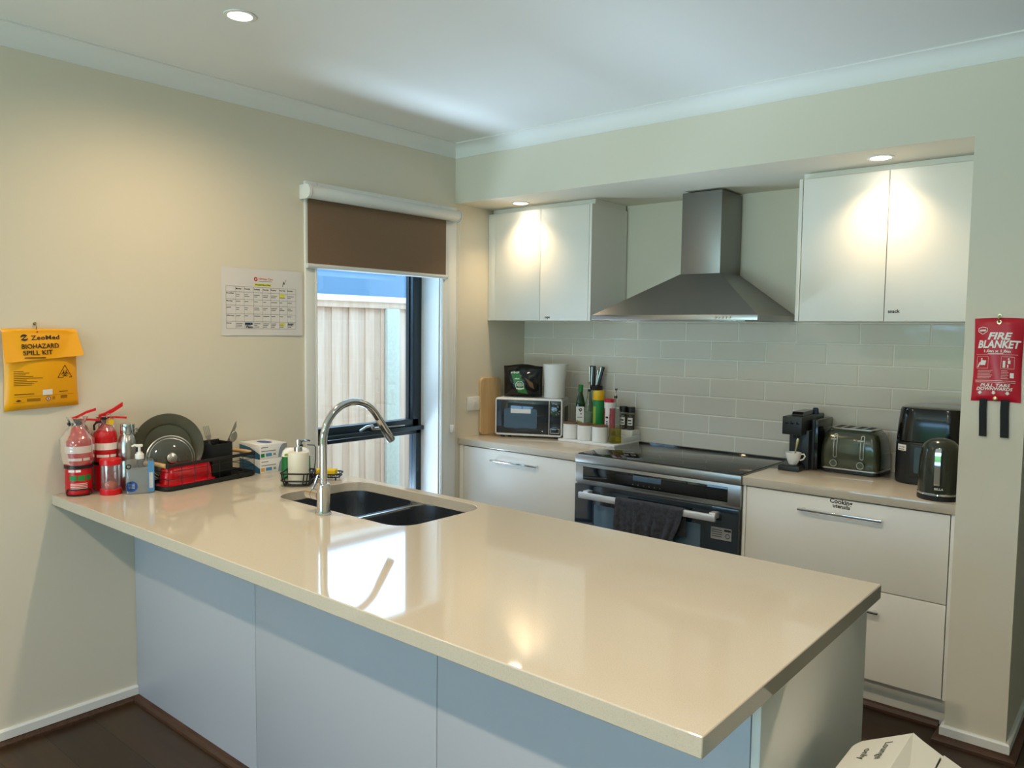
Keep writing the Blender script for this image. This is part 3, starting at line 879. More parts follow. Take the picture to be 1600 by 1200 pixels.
for k in range(9): x = x0 + .03 + k*.022; b.tube([(x, .012, .014), (x, .020, .055), (x, .028, .014)], .0014, 6)
b.build('wire_frame', r)
for x in (x0, x1):
    b = MB('beech'); b.tube([(x, y0+.012, ZR-.006), (x, 0, ZR-.004), (x, y1-.012, ZR-.006)], .0085, 12); b.build('wooden_handle', r)
b = MB('blk_plastic')
hx0, hx1, hy0, hy1 = .018, .122, -.045, .040
b.box((hx0, hy0, .016), (hx1, hy0+.003, .150), .001); b.box((hx0, hy1-.003, .016), (hx1, hy1, .160), .001)
b.box((hx0, hy0, .016), (hx0+.003, hy1, .154), .001); b.box((hx1-.003, hy0, .016), (hx1, hy1, .154), .001); b.box((hx0, hy0, .016), (hx1, hy1, .020))
b.box((.062, hy0, .02), (.065, hy1, .148)); b.build('utensil_holder', r, 'black plastic cutlery holder')

def disc_thing(name, label, cat, X, Y, zc, yaw, tilt):
    wx, wy = rk(X, Y)
    e = thing(name, label, cat, (wx, wy, CT + zc), 0)
    e.rotation_euler = (math.radians(90 - tilt), 0, yaw)           # local z faces the room
    return e
pr = 1
e = disc_thing('dinner_plate', 'large olive green plate standing upright in the dish rack', 'plate', -.104, .064, .150, math.radians(72), 8)
b = MB('olive_plate'); R = .134
b.lathe([(.0, -.012), (R*.5, -.012), (R*.70, -.010), (R*.74, -.004), (R*.985, .006), (R, .008), (R*.985, .0105), (R*.73, .001), (R*.68, -.004), (R*.66, -.0065), (.001, -.007)], seg=64)
b.build('plate_body', e)
e = disc_thing('glass_pan_lid', 'round glass saucepan lid with silver rim leaning on the plate', 'pan lid', -.120, .030, .108, math.radians(72), 10)
R = .092
b = MB('lid_glass'); b.lathe([(R-.003, 0), (R*.8, .007), (R*.5, .013), (.012, .0165)], seg=56, cap0=False, cap1=False); b.build('glass_dome', e)
b = MB('satin_steel'); b.lathe([(R-.004, -.003), (R, -.002), (R, .002), (R-.004, .003)], seg=56, cap0=False, cap1=False); b.lathe([(R*.86, .0065), (R*.88, .0062)], seg=56, cap0=False, cap1=False); b.build('rim', e)
b = MB('satin_steel'); b.lathe([(.010, .016), (.009, .026), (.019, .030), (.022, .036), (.019, .042), (.006, .045)], seg=28); b.build('knob', e)
wx, wy = rk(-.094, -.030)
e = thing('red_dish', 'glossy red baking dish upside down at the front of the dish rack', 'baking dish', (wx, wy, CT + .0155), RA)
b = MB('red_dish')
def dr_(i, z, r): return [(x, y, z) for x, y in rrect(-.122+i, -.046+i, .122-i, .046-i, r, 8)]
b.rings([dr_(-.002, 0, .044), dr_(-.002, .005, .044), dr_(.010, .009, .034), dr_(.012, .030, .032), dr_(.013, .050, .032), dr_(.015, .053, .030), dr_(.018, .066, .028), dr_(.022, .074, .022), dr_(.030, .0775, .014)])
b.build('dish_body', e)
def cutlery(name, label, X, Y, base, lean, kind):
    wx, wy = rk(X, Y)
    e = thing(name, label, 'cutlery', (wx, wy, CT + base), RA - .35)
    e.rotation_euler = (0, lean, RA - .45)
    b = MB('satin_steel')
    b.strip([(0, 0, 0), (0, 0, .06), (0, 0, .115)], (.008, 0, 0), (0, .0022, 0))
    if kind == 'fork':
        b.build('handle_bar', e); b = MB('satin_steel')
        b.add([], []); b.rings([[(-.004, -.001, .115), (.004, -.001, .115), (.004, .001, .115), (-.004, .001, .115)], [(-.011, -.003, .135), (.011, -.003, .135), (.011, -.001, .135), (-.011, -.001, .135)], [(-.0115, -.003, .142), (.0115, -.003, .142), (.0115, -.001, .142), (-.0115, -.001, .142)]])
        for k in range(4): x = -.0097 + k*.0065; b.strip([(x, -.002, .141), (x, -.001, .165), (x, .002, .182)], (.0030, 0, 0), (0, .0016, 0))
        b.build('tines', e)
    elif kind == 'spoon':
        b.build('handle_bar', e); b = MB('satin_steel')
        b.rings([[(w*math.cos(2*PI*k/16), -.004*(1-abs(q)) + .0008*math.sin(2*PI*k/16), .135 + q*.026) for k in range(16)] for q, w in ((-1, .004), (-.7, .011), (-.2, .015), (.3, .0145), (.75, .010), (1, .003))]); b.build('bowl', e)
    else:
        b.build('handle_bar', e); b = MB('satin_steel')
        b.rings([[(-.004, -.001, .115), (.007, -.001, .115), (.007, .001, .115), (-.004, .001, .115)], [(-.004, -.0006, .19), (.008, -.0006, .19), (.008, .0006, .19), (-.004, .0006, .19)], [(-.004, -.0004, .205), (-.002, -.0004, .212), (-.002, .0004, .212), (-.004, .0004, .205)]]); b.build('blade', e)
cutlery('fork', 'silver fork standing tines up in the black cutlery holder', .070, .0, .045, -.20, 'fork')
cutlery('table_knife', 'table knife leaning out of the black cutlery holder', .085, .012, .042, .42, 'knife')
cutlery('spoon', 'silver spoon leaning to the right in the cutlery holder', .092, -.006, .045, .40, 'spoon')

# glove boxes
for k, (lab, c2) in enumerate((('white and blue glove box directly on the benchtop beside the rack', 'amber'), ('white and blue glove box on top of the other one', 'leaf_green'))):
    z = CT + k*.0625
    e = thing('glove_box', lab, 'box', (.105, -1.322, z), 0, 'glove boxes beside the dish rack')
    x, y0_, y1_, h = .082, -.068, .068, .062
    b = MB('card_white'); b.box((-x, y0_, 0), (x, y1_, h), .001)
    m = frame((x, y0_, 0), (0, 1, 0), (0, 0, 1), .0004); n_ = frame((-x, y0_, 0), (1, 0, 0), (0, 0, 1), .0004)
    b.use('card_blue'); b.poly(n_, [(0, .0), (2*x, .0), (2*x, h*.35), (x, h*.75), (0, h*.85)])
    b.use('print_grey'); arc = [(.095 + .03*(1-math.cos(t)), .001 + (h-.002)*math.sin(t)) for t in [PI/2*q/8 for q in range(9)]]
    b.poly(m, [(.1355, .001)] + [(.1355, h-.001)] + list(reversed(arc)))
    b.use('sky_blue'); b.add([m(px, pz) for px, pz in arc] + [m(px - .004, pz) for px, pz in arc], [(i, i+1, 10+i, 9+i) for i in range(8)], False)
    b.rect(m, .028, .010, .058, .024); b.use(c2); b.rect(m, .004, .008, .022, .024)
    b.use('print_grey'); b.rect(m, .006, .048, .040, .052); b.rect(m, .006, .032, .078, .036); b.rect(m, .066, .012, .078, .022)
    bx = b.build('carton', e)
    if k == 1:
        b = MB('deep_blue'); mt = lambda a, c: Vector((a, c, h + .0004))
        b.poly(mt, [(.0 + .045*math.cos(2*PI*q/28), .005 + .026*math.sin(2*PI*q/28)) for q in range(28)]); b.build('opening', e, 'oval blue dispenser opening')

# wire caddy with a pump dispenser, a soap bottle behind and a sponge dish
cx, cy = .500, -1.412
e = thing('wire_caddy', 'black wire basket caddy holding the cream soap dispenser', 'caddy', (cx, cy, CT), math.radians(40))
b = MB('blk_matte')
def loop(s, z, r): return [(x, y, z) for x, y in rrect(-s, -s, s, s, r, 5)]
for s_, z in ((.050, .006), (.058, .024), (.060, .054)): b.tube(loop(s_, z, .022), .0034, 8, True)
pts = loop(.050, .006, .022); pt2 = loop(.060, .054, .022)
for i in range(0, 24, 2): b.tube([pts[i], tuple((Vector(pts[i])+Vector(pt2[i]))/2 + Vector((0, 0, -.008))), pt2[i]], .0024, 6)
for k in range(6): q = -.042 + k*.0168; b.tube([(q, -.050, .005), (q, .050, .005)], .0016, 6)
b.build('basket', e)
b = MB('blk_matte'); b.tube([(.058, .02, .054), (.062, .03, .10), (.062, .032, .150), (.056, .03, .158), (.03, .02, .160)], .002, 8); b.build('hook', e)
e = thing('soap_dispenser', 'cream ceramic soap dispenser with chrome pump in the wire caddy', 'soap dispenser', (cx, cy, CT + .0078), math.radians(55))
b = MB('cream_plastic'); b.lathe([(.038, 0), (.041, .003), (.0415, .12), (.039, .126), (.012, .128)], seg=40); b.build('body', e)
b = MB('chrome'); b.cyl((0, 0, 0), .016, .127, .147, 24, bev=.001); b.cyl((0, 0, 0), .005, .147, .158, 12); b.cyl((0, 0, 0), .0095, .156, .178, 18, bev=.002)
b.tube([(0, 0, .171), (.020, .006, .172), (.036, .011, .166)], .0035, 8, taper=[.004, .0035, .002]); b.build('pump', e)
e = thing('dish_soap_bottle', 'green and white dish soap bottle behind the cream dispenser', 'bottle', (.372, -1.335, CT), math.radians(62))
b = MB('mid_green'); rbox(b, -.062, .062, -.030, .030, [(0, .004), (.004, 0), (.095, .004)], .026)
b.use('white_plastic'); rbox(b, -.060, .060, -.028, .028, [(.095, .0), (.118, .006), (.132, .02)], .024)
b.use('teal'); m = frame((0, -.0306, 0), (1, 0, 0), (0, 0, 1)); b.rect(m, .02, .04, .05, .075); b.use('lime'); b.rect(frame((0, -.0284, 0), (1, 0, 0), (0, 0, 1)), -.05, .100, -.01, .110); b.use('sky_blue'); b.rect(frame((0, -.0284, 0), (1, 0, 0), (0, 0, 1)), .0, .098, .04, .108)
b.build('body', e)
b = MB('blk_plastic'); b.cyl((.02, 0, 0), .009, .132, .142, 16); b.tube([(.02, 0, .14), (.02, 0, .152), (.030, 0, .157), (.052, 0, .158), (.058, 0, .155)], .0032, 8); b.build('pump', e, 'black curved pump spout')
e = thing('sponge_dish', 'small black wire sponge dish beside the tap', 'sponge dish', (.478, -1.262, CT), math.radians(38))
b = MB('blk_matte')
o1 = [(x, y, .014) for x, y in rrect(-.062, -.042, .062, .042, .02, 5)]; o2 = [(x, y, .026) for x, y in rrect(-.066, -.046, .066, .046, .022, 5)]
b.tube(o1, .003, 8, True); b.tube(o2, .003, 8, True)
for k in range(7): x = -.048 + k*.016; b.tube([(x, -.046, .026), (x, -.042, .014), (x, .042, .014), (x, .046, .026)], .0017, 6)
for x in (-.05, .05):
    for y in (-.03, .03): b.cyl((x, y, 0), .003, 0, .014, 8)
b.build('wire_frame', e)
b = MB('sponge_yellow'); b.box((-.045, -.026, 0), (.045, .026, .026), .006, 3)
o = b.build('sponge'); o.location = (.478, -1.262, CT + .0155); o.rotation_euler = (0, 0, math.radians(38))
tag(o, 'yellow kitchen sponge lying on the black wire dish', 'sponge')
# ------------------------------------------------------------------ things on the back benchtops
b = MB('bamboo')
bp = rrect(0, 0, .185, .345, .03, 6)
b.rings([[(0, px, pz) for px, pz in bp], [(.003, .002 + px*.98, .003 + pz*.98) for px, pz in bp][:0] or [(.019, px, pz) for px, pz in bp]])
b.use('beech'); m = lambda x, z: Vector((.0194, x, z))
o = b.build('cutting_board', bevel=.003); o.location = (.004, .212, CT); o.rotation_euler = (0, -.012, 0)
tag(o, 'tall wooden cutting board leaning on the wall beside the microwave', 'cutting board')
g = thing('power_outlet', 'white wall switch plate beside the cutting board', 'switch', (0, .168, 1.094), 0)
b = MB('white_plastic'); b.box((0, -.058, -.040), (.009, .058, .040), .003); b.build('plate', g)
b = MB('white_plastic'); b.box((.009, -.012, -.014), (.012, .012, .014), .0015); b.use('print_grey'); b.ring2d(frame((.0122, 0, 0), (0, 1, 0), (0, 0, 1)), 0, .006, .0, .002, 10); b.build('rocker', g)

MWA = math.radians(25.5)
mw = thing('microwave', 'white microwave with dark glass door on the left benchtop', 'microwave', (.122, .228, CT), MWA)
mw_pt = lambda X, Y: (.122 + math.cos(MWA)*X - math.sin(MWA)*Y, .228 + math.sin(MWA)*X + math.cos(MWA)*Y)
MWW, MWD, MZ0, MZ1 = .405, .215, .013, .236
b = MB('white_plastic')
def fr(y, i): return [(x, y, z) for x, z in rrect(i, MZ0+i, MWW-i, MZ1-i, .016, 5)]
b.rings([fr(.0, .004), fr(.003, 0), fr(.030, 0), fr(.034, .002), fr(MWD, .002)]); b.build('casing', mw)
b = MB('smoke_glass'); b.box((.008, -.003, MZ0+.012), (.325, .004, MZ1-.012), .002)
dr = b.build('door', mw, 'dark glass door')
b = MB('display_glass'); rr_ = rrect(.055, .058, .255, .172, .010, 5); b.rings([[(x, -.0032, z) for x, z in rr_], [(x, -.0042, z) for x, z in rr_]])
b.use('card_white'); b.rect(frame((0, -.0046, 0), (1, 0, 0), (0, 0, 1)), .096, .146, .218, .172); b.build('door_window', dr, 'paler mesh window with a window reflection painted in white')  # white rectangle paints a reflection of the room's window on the door
b = MB('smoke_glass'); b.box((.330, -.003, MZ0+.012), (MWW-.008, .004, MZ1-.012), .002)
b.use('print_grey'); m = frame((.330, -.0032, MZ0), (1, 0, 0), (0, 0, 1))
b.rect(m, -.0015, .012, .0, .211)
rnd = random.Random(2)
for k in range(22):
    x = .004 + rnd.random()*.052; z = .135 + rnd.random()*.066; a = rnd.random()*6; l = .004 + rnd.random()*.010
    b.poly(m, [(x, z), (x + l*math.cos(a) , z + l*math.sin(a)), (x + l*math.cos(a+.6), z + l*math.sin(a+.6))])
pn = b.build('control_panel', mw, 'dark control panel with pale floral print')
b = MB('smoke_glass'); b.box((.337, -.006, MZ0+.022), (MWW-.015, -.003, MZ0+.050), .002); b.use('print_white')
q = frame((.337, -.0062, MZ0+.022), (1, 0, 0), (0, 0, 1))
for a in ((.0, .0, .053, .0015), (0, .0265, .053, .028), (0, 0, .0015, .028), (.0515, 0, .053, .028)): b.rect(q, *a)
b.build('door_button', pn)
for x in (.04, MWW-.04):
    for y in (.03, MWD-.03):
        b = MB('blk_plastic'); b.cyl((x, y, 0), .012, 0, MZ0+.001, 12); b.build('foot', mw)
b = MB('mid_grey'); b.box((MWW-.0005, .08, .06), (MWW+.0005, .19, .185)); b.build('side_vent', mw)

px, py = mw_pt(.142, .108)
e = thing('snack_bag', 'black glossy snack bag with green label on the microwave', 'bag', (px, py, CT + MZ1), MWA)
def bagf(sgn):
    def f(u, v):
        x = (u - .5) * .232; z = v * .190
        wv = (math.sin(PI*u) ** .45) * (math.sin(PI*min(1, v*.92+.10)) ** .5)
        edge = 0 if u in (0, 1) or v in (0, 1) else 1
        y = sgn * (.004 + edge*(.048 * wv + .003*math.sin(u*17+v*9)*wv)) if v < 1 else sgn*.003*0
        if v == 0: y = sgn*0
        x *= 1 + .03*v
        z += (-.006*math.cos(u*PI*2) if v > .9 else 0)
        return Vector((x, -y if sgn > 0 else -y, z))
    return f
ff = bagf(1)
def bagm(u, v): p_ = ff(u, v); return p_ + Vector((0, -.0016, .0))
b = MB('blk_gloss'); b.pillow(ff, bagf(-1), 26, 20)
def bx_(x, z): return bagm(.5 + x/.232, z/.19)
def strip2(mtl, corners, n=14):
    b.use(mtl); (ax, az), (bx2, bz), (cx2, cz2), (dx2, dz2) = corners
    b.grid(lambda u, v: bx_((ax*(1-u)+bx2*u)*(1-v)+(dx2*(1-u)+cx2*u)*v, (az*(1-u)+bz*u)*(1-v)+(dz2*(1-u)+cz2*u)*v), n, n)
strip2('mid_green', [(-.020, .028), (.040, .020), (-.015, .155), (-.068, .150)])
strip2('lid_wood', [(.055, .062), (.078, .048), (.068, .085), (.020, .120)], 6)
bx0 = bx_; bx_ = lambda x, z: bx0(x, z) + Vector((0, -.0012, 0))
b.use('print_white')
for k in range(6): b.rect(bx_, -.066 + k*.009, .140 + (k % 2)*.003, -.060 + k*.009, .149 + (k % 3)*.002)
for k in range(4): b.rect(bx_, -.040 + k*.008, .106, -.034 + k*.008, .112 + (k % 2)*.002)
b.ring2d(bx_, -.008, .070, .024, .027, 26)
for k in range(7): a = PI/2 + (k-3)*.42; b.poly(bx_, [(-.008, .062), (-.008+.022*math.cos(a-.09), .066+.022*math.sin(a-.09)), (-.008+.022*math.cos(a+.09), .066+.022*math.sin(a+.09))])
b.rect(bx_, -.030, .048, .018, .055, 6)
b.build('bag_body', e, smooth=60)

px, py = mw_pt(.338, .100)
e = thing('white_jug', 'plain white plastic jug standing on the microwave', 'jug', (px, py, CT + MZ1), MWA)
rs = []
for r_, z, lip in ((.060, 0, 0), (.062, .002, 0), (.063, .10, 0), (.066, .17, .004), (.070, .200, .012)):
    rs.append([((r_ + lip*max(0, math.cos(a))**6) * math.cos(a), (r_ + lip*max(0, math.cos(a))**6) * math.sin(a), z + lip*.1*max(0, math.cos(a))**6) for a in [2*PI*k/48 for k in range(48)]])
inn = [[(x*.965, y*.965, z) for x, y, z in ring] for ring in reversed(rs)]
b = MB('white_plastic'); b.rings(rs + inn[:-2] + [[(x*.95, y*.95, .004) for x, y, z in rs[0]]]); b.build('body', e)

# tiered condiment tray
e = thing('tiered_tray', 'white three-step shelf tray between the microwave and stove', 'tray', (0, 0, CT))
b = MB('white_plastic')
b.box((.497, .352, 0), (.880, .638, .014), .003); b.box((.515, .452, .014), (.876, .636, .044), .003); b.box((.520, .548, .044), (.874, .634, .074), .003)
b.build('steps', e)
cans = [('leftmost white canister with wooden lid, beside the microwave', .551), ('middle white canister with wooden lid on the front step', .652), ('rightmost white canister with wooden lid, beside the oil bottle', .753)]
for lab, x in cans:
    e = thing('canister', lab, 'canister', (x, .402, CT + .0145), 0, 'white canisters with wooden lids')
    b = MB('white_plastic'); b.lathe([(.040, 0), (.044, .004), (.0455, .05), (.044, .086), (.042, .087)], seg=36); b.build('body', e)
    b = MB('lid_wood'); b.lathe([(.043, .0872), (.0445, .0885), (.0445, .0945), (.043, .0955)], seg=36); b.build('lid', e)
def pourer(m, z):
    m.use('blk_plastic'); m.cyl((0, 0, 0), .0095, z, z+.014, 14); m.use('chrome'); m.cyl((0, 0, 0), .0075, z+.014, z+.020, 14); m.cyl((0, 0, 0), .004, z+.02, z+.034, 10)
    m.tube([(0, 0, z+.032), (.003, -.004, z+.044), (.007, -.010, z+.056)], .003, 8); m.use('blk_plastic'); m.cyl((.001, -.001, 0), .0052, z+.044, z+.054, 10)
    return m
e = thing('oil_bottle', 'clear glass bottle half full of yellow oil with pourer', 'bottle', (.838, .424, CT + .0145), math.radians(40))
b = MB('clear_glass'); sq = lambda s_, z, r_: [(x, y, z) for x, y in rrect(-s_, -s_, s_, s_, r_, 5)]
b.rings([sq(.030, 0, .010), sq(.033, .004, .012), sq(.033, .15, .012), sq(.028, .18, .02), sq(.012, .21, .0115), sq(.011, .245, .0105), sq(.013, .248, .012), sq(.013, .256, .012)], True, False); bd = b.build('body', e)
b = MB('oil_fill'); b.rings([sq(.0305, .006, .010), sq(.0305, .082, .010)]); b.build('oil', bd)
b = pourer(MB('blk_plastic'), .250); b.build('pourer', e)
e = thing('olive_oil_bottle', 'dark green olive oil bottle with pale label behind the canisters', 'bottle', (.548, .500, CT + .0445), math.radians(30))
b = MB('green_glass'); b.rings([sq(.024, 0, .008), sq(.026, .004, .010), sq(.026, .165, .010), sq(.020, .195, .015), sq(.0125, .225, .012), sq(.0115, .235, .011)]); bd = b.build('body', e)
b = MB('print_white'); m = frame((0, -.0268, 0), (1, 0, 0), (0, 0, 1)); b.rect(m, -.023, .045, .023, .150); m = frame((0, -.0272, 0), (1, 0, 0), (0, 0, 1))
b.use('blk_plastic'); b.ring2d(m, .004, .132, .004, .009, 14); b.poly(m, [(-.012, .138), (.002, .118), (.008, .126)]); b.ring2d(m, .006, .108, 0, .004, 10); b.use('lime'); b.poly(m, [(-.022, .046), (.022, .046), (.010, .062), (-.020, .072)]); b.use('print_grey'); b.rect(m, -.016, .085, .014, .090); b.build('label', bd, 'white paper label with an olive branch')
b = MB('mid_green'); b.lathe([(.0145, .235), (.0145, .275), (.013, .277)], seg=24); b.build('cap', e)
e = thing('vinegar_bottle', 'clear glass bottle with dark pourer behind the middle canister', 'bottle', (.608, .500, CT + .0445), 0)
b = MB('pale_glass'); b.lathe([(.026, 0), (.028, .004), (.028, .14), (.022, .175), (.011, .215), (.011, .240)], seg=28, cap1=False); bd = b.build('body', e)
b = MB('gel'); b.lathe([(.0255, .005), (.0255, .12)], seg=24); b.build('vinegar', bd)
b = pourer(MB('white_plastic'), .240); b.build('pourer', e)
e = thing('cooking_spray', 'green spray can with bright yellow cap behind the canisters', 'spray can', (.675, .500, CT + .0445), math.radians(25))
b = MB('leaf_green'); b.lathe([(.031, 0), (.033, .003), (.033, .190), (.030, .196)], seg=32); m = cylmap(.033)
b.use('lime'); b.rect(m, -.036, .06, -.012, .16, 6); b.use('print_white'); b.rect(m, -.034, .03, -.016, .055, 4); b.use('print_orange'); b.rect(m, .010, .02, .028, .05, 4); b.build('can', e)
b = MB('cap_yellow'); b.lathe([(.0325, .196), (.0335, .198), (.0325, .246), (.030, .250)], seg=32); b.build('cap', e)
e = thing('salt_shaker', 'red and white cardboard salt shaker with red lid', 'shaker', (.752, .500, CT + .0445), math.radians(25))
b = MB('print_white'); b.lathe([(.031, 0), (.032, .002), (.032, .188)], seg=32); m = cylmap(.032)
b.use('vinyl_red'); b.rect(m, -.048, .02, -.028, .155, 4); b.rect(m, .004, .0, .046, .155, 8); b.poly(m, [(-.028, .155), (-.028, .12), (.004, .075), (.004, .155)])
b.use('print_black'); b.rect(cylmap(.032, .001), -.020, .098, -.004, .108, 3)
for k in range(4): b.rect(cylmap(.032, .001), -.016, .04 + k*.012, -.006, .046 + k*.012, 2)
b.build('carton', e)
b = MB('vinyl_red'); b.lathe([(.0325, .188), (.0325, .206), (.031, .208)], seg=32); b.build('lid', e)
for lab, x in (('spice jar with black lid at the right end of the tray', .838), ('spice jar with black lid half hidden by the oil bottle', .787)):
    e = thing('spice_jar', lab, 'jar', (x, .590, CT + .0745), math.radians(25), 'spice jars on the top step')
    b = MB('clear_glass'); b.lathe([(.021, 0), (.0225, .003), (.0225, .095), (.020, .102)], seg=28, cap1=False); b.use('print_white'); b.rect(cylmap(.0225), -.020, .026, .012, .070, 6); b.use('print_black'); b.rect(cylmap(.0225, .001), -.016, .050, .004, .058, 3); b.rect(cylmap(.0225, .001), -.012, .034, .006, .040, 3); bd = b.build('glass', e)
    b = MB('herbs'); b.lathe([(.0205, .003), (.0205, .086)], seg=24); b.build('spice', bd)
    b = MB('blk_plastic'); b.lathe([(.0235, .100), (.0235, .128), (.022, .131)], seg=28); b.build('lid', e)
kx, ky = .590, .5915
e = thing('knife_block', 'round stainless knife holder with black top behind the bottles', 'knife block', (kx, ky, CT + .0745))
b = MB('brushed_steel'); b.lathe([(.040, 0), (.042, .002), (.042, .215)], seg=36); b.build('body', e)
b = MB('blk_plastic'); b.lathe([(.0425, .215), (.0425, .236), (.040, .238)], seg=36); b.build('insert', e)
for k, (lab, dx, dy, ln) in enumerate((('kitchen knife with dark handle, leftmost in the block', -.030, .004, -.03), ('kitchen knife with dark handle, second from left in the block', -.008, -.012, .02), ('black handled knife half hidden behind the second one', .008, .012, .12), ('kitchen knife leaning right in the block', .022, -.004, .24))):
    e = thing('kitchen_knife', lab, 'knife', (kx + dx, ky + dy, CT + .0745 + .2385), 0, 'knives in the steel block'); e.rotation_euler = (.0, ln, .3)
    hl = .118 if k != 2 else .095
    b = MB('blk_plastic'); b.rings([[(x*s_, y*s_ , z) for x, y in rrect(-.010, -.0075, .010, .0075, .006, 4)] for z, s_ in ((0, .8), (.004, .95), (hl*.4, 1.0), (hl*.75, .9), (hl*.95, 1.05), (hl, .8))]); hd = b.build('handle', e)
    b = MB('satin_steel'); b.strip([(-.0095, -.004, .004), (-.0105, -.004, hl*.4), (-.0095, -.004, hl*.75), (-.0105, -.004, hl*.95)], (.0045, 0, 0), (0, .009, 0)); b.build('tang', e)

# coffee machine, cup, spoon, pod
e = thing('coffee_machine', 'compact black pod coffee machine on the right benchtop', 'coffee machine', (0, 0, CT))
b = MB('char_plastic'); b.box((1.806, .310, 0), (1.904, .452, .024), .003); b.use('blk_plastic'); b.box((1.812, .316, .024), (1.898, .44, .027), .001)
b.build('drip_tray', e)
b = MB('char_plastic'); b.box((1.824, .395, .0), (1.916, .632, .185), .004); b.build('column', e)
b = MB('char_plastic'); b.box((1.812, .330, .168), (1.904, .632, .252), .004); hd = b.build('brew_head', e)
for k in range(3):
    b = MB('blk_gloss'); b.box((1.826 + k*.026, .3285, .218), (1.840 + k*.026, .3305, .232), .001); b.build('button', hd)
b = MB('blk_plastic'); b.cyl((1.858, .365, 0), .009, .150, .168, 14); b.build('spout', hd)
b = MB('blk_gloss'); b.rings([[(1.842, .37, .252), (1.892, .37, .252), (1.892, .37, .262), (1.842, .37, .262)], [(1.842, .38, .252), (1.892, .38, .252), (1.892, .38, .272), (1.842, .38, .272)], [(1.846, .53, .252), (1.888, .53, .252), (1.888, .53, .274), (1.846, .53, .274)]]); b.build('lever', e)
b = MB('blk_gloss'); b.box((1.917, .43, .0), (1.946, .632, .235), .004); b.use('char_plastic'); b.box((1.9165, .425, .0), (1.930, .433, .236), .002); b.build('water_tank', e)
e = thing('coffee_pod', 'dark blue coffee pod standing upside down on the coffee machine', 'coffee pod', (1.886, .560, CT + .2525))
b = MB('deep_blue'); b.mats = []; b.use('print_blue'); b.lathe([(.0185, 0), (.0185, .002), (.0155, .003), (.0135, .022), (.010, .028), (.003, .0285)], seg=24); b.build('capsule', e)
e = thing('coffee_cup', 'small white cup on the coffee machine drip tray', 'cup', (1.860, .358, CT + .0272), math.radians(20))
b = MB('white_plastic'); b.lathe([(.019, 0), (.020, .002), (.028, .020), (.0345, .044), (.0355, .056), (.034, .056), (.0325, .044), (.026, .021), (.017, .004)], seg=36); b.build('bowl', e)
b = MB('white_plastic'); b.tube([(.033, 0, .048), (.046, 0, .050), (.051, 0, .040), (.044, 0, .026), (.029, 0, .020)], .0036, 8); b.build('handle', e)
e = thing('teaspoon', 'pale teaspoon standing in the white coffee cup', 'spoon', (1.858, .362, CT + .0335), 0); e.rotation_euler = (.0, .16, .2)
b = MB('beech'); b.mats = []; b.use('brass')
b.rings([[(w*math.cos(2*PI*k/12), t_*math.sin(2*PI*k/12), z) for k in range(12)] for z, w, t_ in ((.0, .004, .001), (.012, .010, .002), (.026, .008, .002), (.036, .003, .0015), (.070, .003, .0015), (.095, .0055, .0015), (.112, .0065, .0015), (.117, .003, .001))]); b.build('spoon_body', e)

# toaster
tx, ty = 2.088, .524
e = thing('toaster', 'olive green four-slice toaster with chrome levers', 'toaster', (tx, ty, CT), math.radians(-1.5))
hw, hd_ = .134, .100
def rr3(i, z, r, j=None): j = i if j is None else j; return [(x, y, z) for x, y in rrect(-hw+i, -hd_+j, hw-i, hd_-j, r, 7)]
b = MB('blk_plastic'); b.rings([rr3(.008, 0, .03), rr3(.003, .004, .03), rr3(.003, .016, .03)]); b.build('base', e)
b = MB('satin_steel'); b.rings([rr3(.003, .0162, .03), rr3(-.001, .018, .03), rr3(-.001, .024, .03), rr3(.003, .026, .03)]); b.build('trim_band', e, 'chrome trim band')
b = MB('olive_metal'); b.rings([rr3(.003, .0262, .03), rr3(.001, .05, .03), rr3(.003, .11, .032, .002), rr3(.010, .155, .034, .007), rr3(.018, .18, .036, .014), rr3(.030, .196, .036, .026), rr3(.042, .202, .034, .038)]); b.build('shell', e)
b = MB('satin_steel'); b.rings([[(x, y, z) for x, y in rrect(-hw+.036, -hd_+.034, hw-.036, hd_-.030, .02, 5)] for z in (.2005, .2055)]); tp = b.build('top_plate', e)
for k in range(4):
    x = (-.072, -.030, .022, .064)[k]
    b = MB('blk_matte'); b.box((x-.013, -.048, .2054), (x+.013, .052, .2062)); b.build('bread_slot', tp)
def front_y(z):
    t_ = ((.026, .003), (.05, .001), (.11, .002), (.155, .007), (.18, .014), (.196, .026), (.202, .038))
    for (a, c), (a2, c2) in zip(t_, t_[1:]):
        if z <= a2: return -hd_ + c + (c2 - c)*(max(z, a) - a)/(a2 - a)
    return -hd_ + .038
for x in (-.060, .058):
    b = MB('satin_steel')
    lp = [(x + .007, 0, .079 + .0093*k) for k in range(1, 10)]
    for k in range(9): a = PI*k/8; lp.append((x + .007*math.cos(a), 0, .172 + .007*math.sin(a)))
    lp += [(x - .007, 0, .172 - .0093*k) for k in range(1, 10)]
    for k in range(9): a = PI + PI*k/8; lp.append((x + .007*math.cos(a), 0, .079 + .007*math.sin(a)))
    lp = [(p_[0], front_y(p_[2]) - .001, p_[2]) for p_ in lp]; b.tube(lp, .0024, 6, True)
    sl = b.build('lever_slot', e)
    b = MB('blk_matte'); b.box((x-.0045, -hd_+.0035, .070), (x+.0045, -hd_+.006, .110)); b.use('satin_steel'); b.box((x-.020, front_y(.155) - .012, .152), (x+.006, front_y(.155) + .002, .160), .002); b.build('lever', sl)
    b = MB('olive_metal'); b.lathe([(.015, -hd_+.003), (.015, -hd_-.006), (.0135, -hd_-.008)], (x - .003, 0, .046), 24, 'y')
    b.use('satin_steel'); b.tube([(x - .003 + .0148*math.cos(a), -hd_-.007, .046 + .0148*math.sin(a)) for a in [2*PI*k/24 for k in range(24)]], .0022, 6, True); b.build('dial', e)
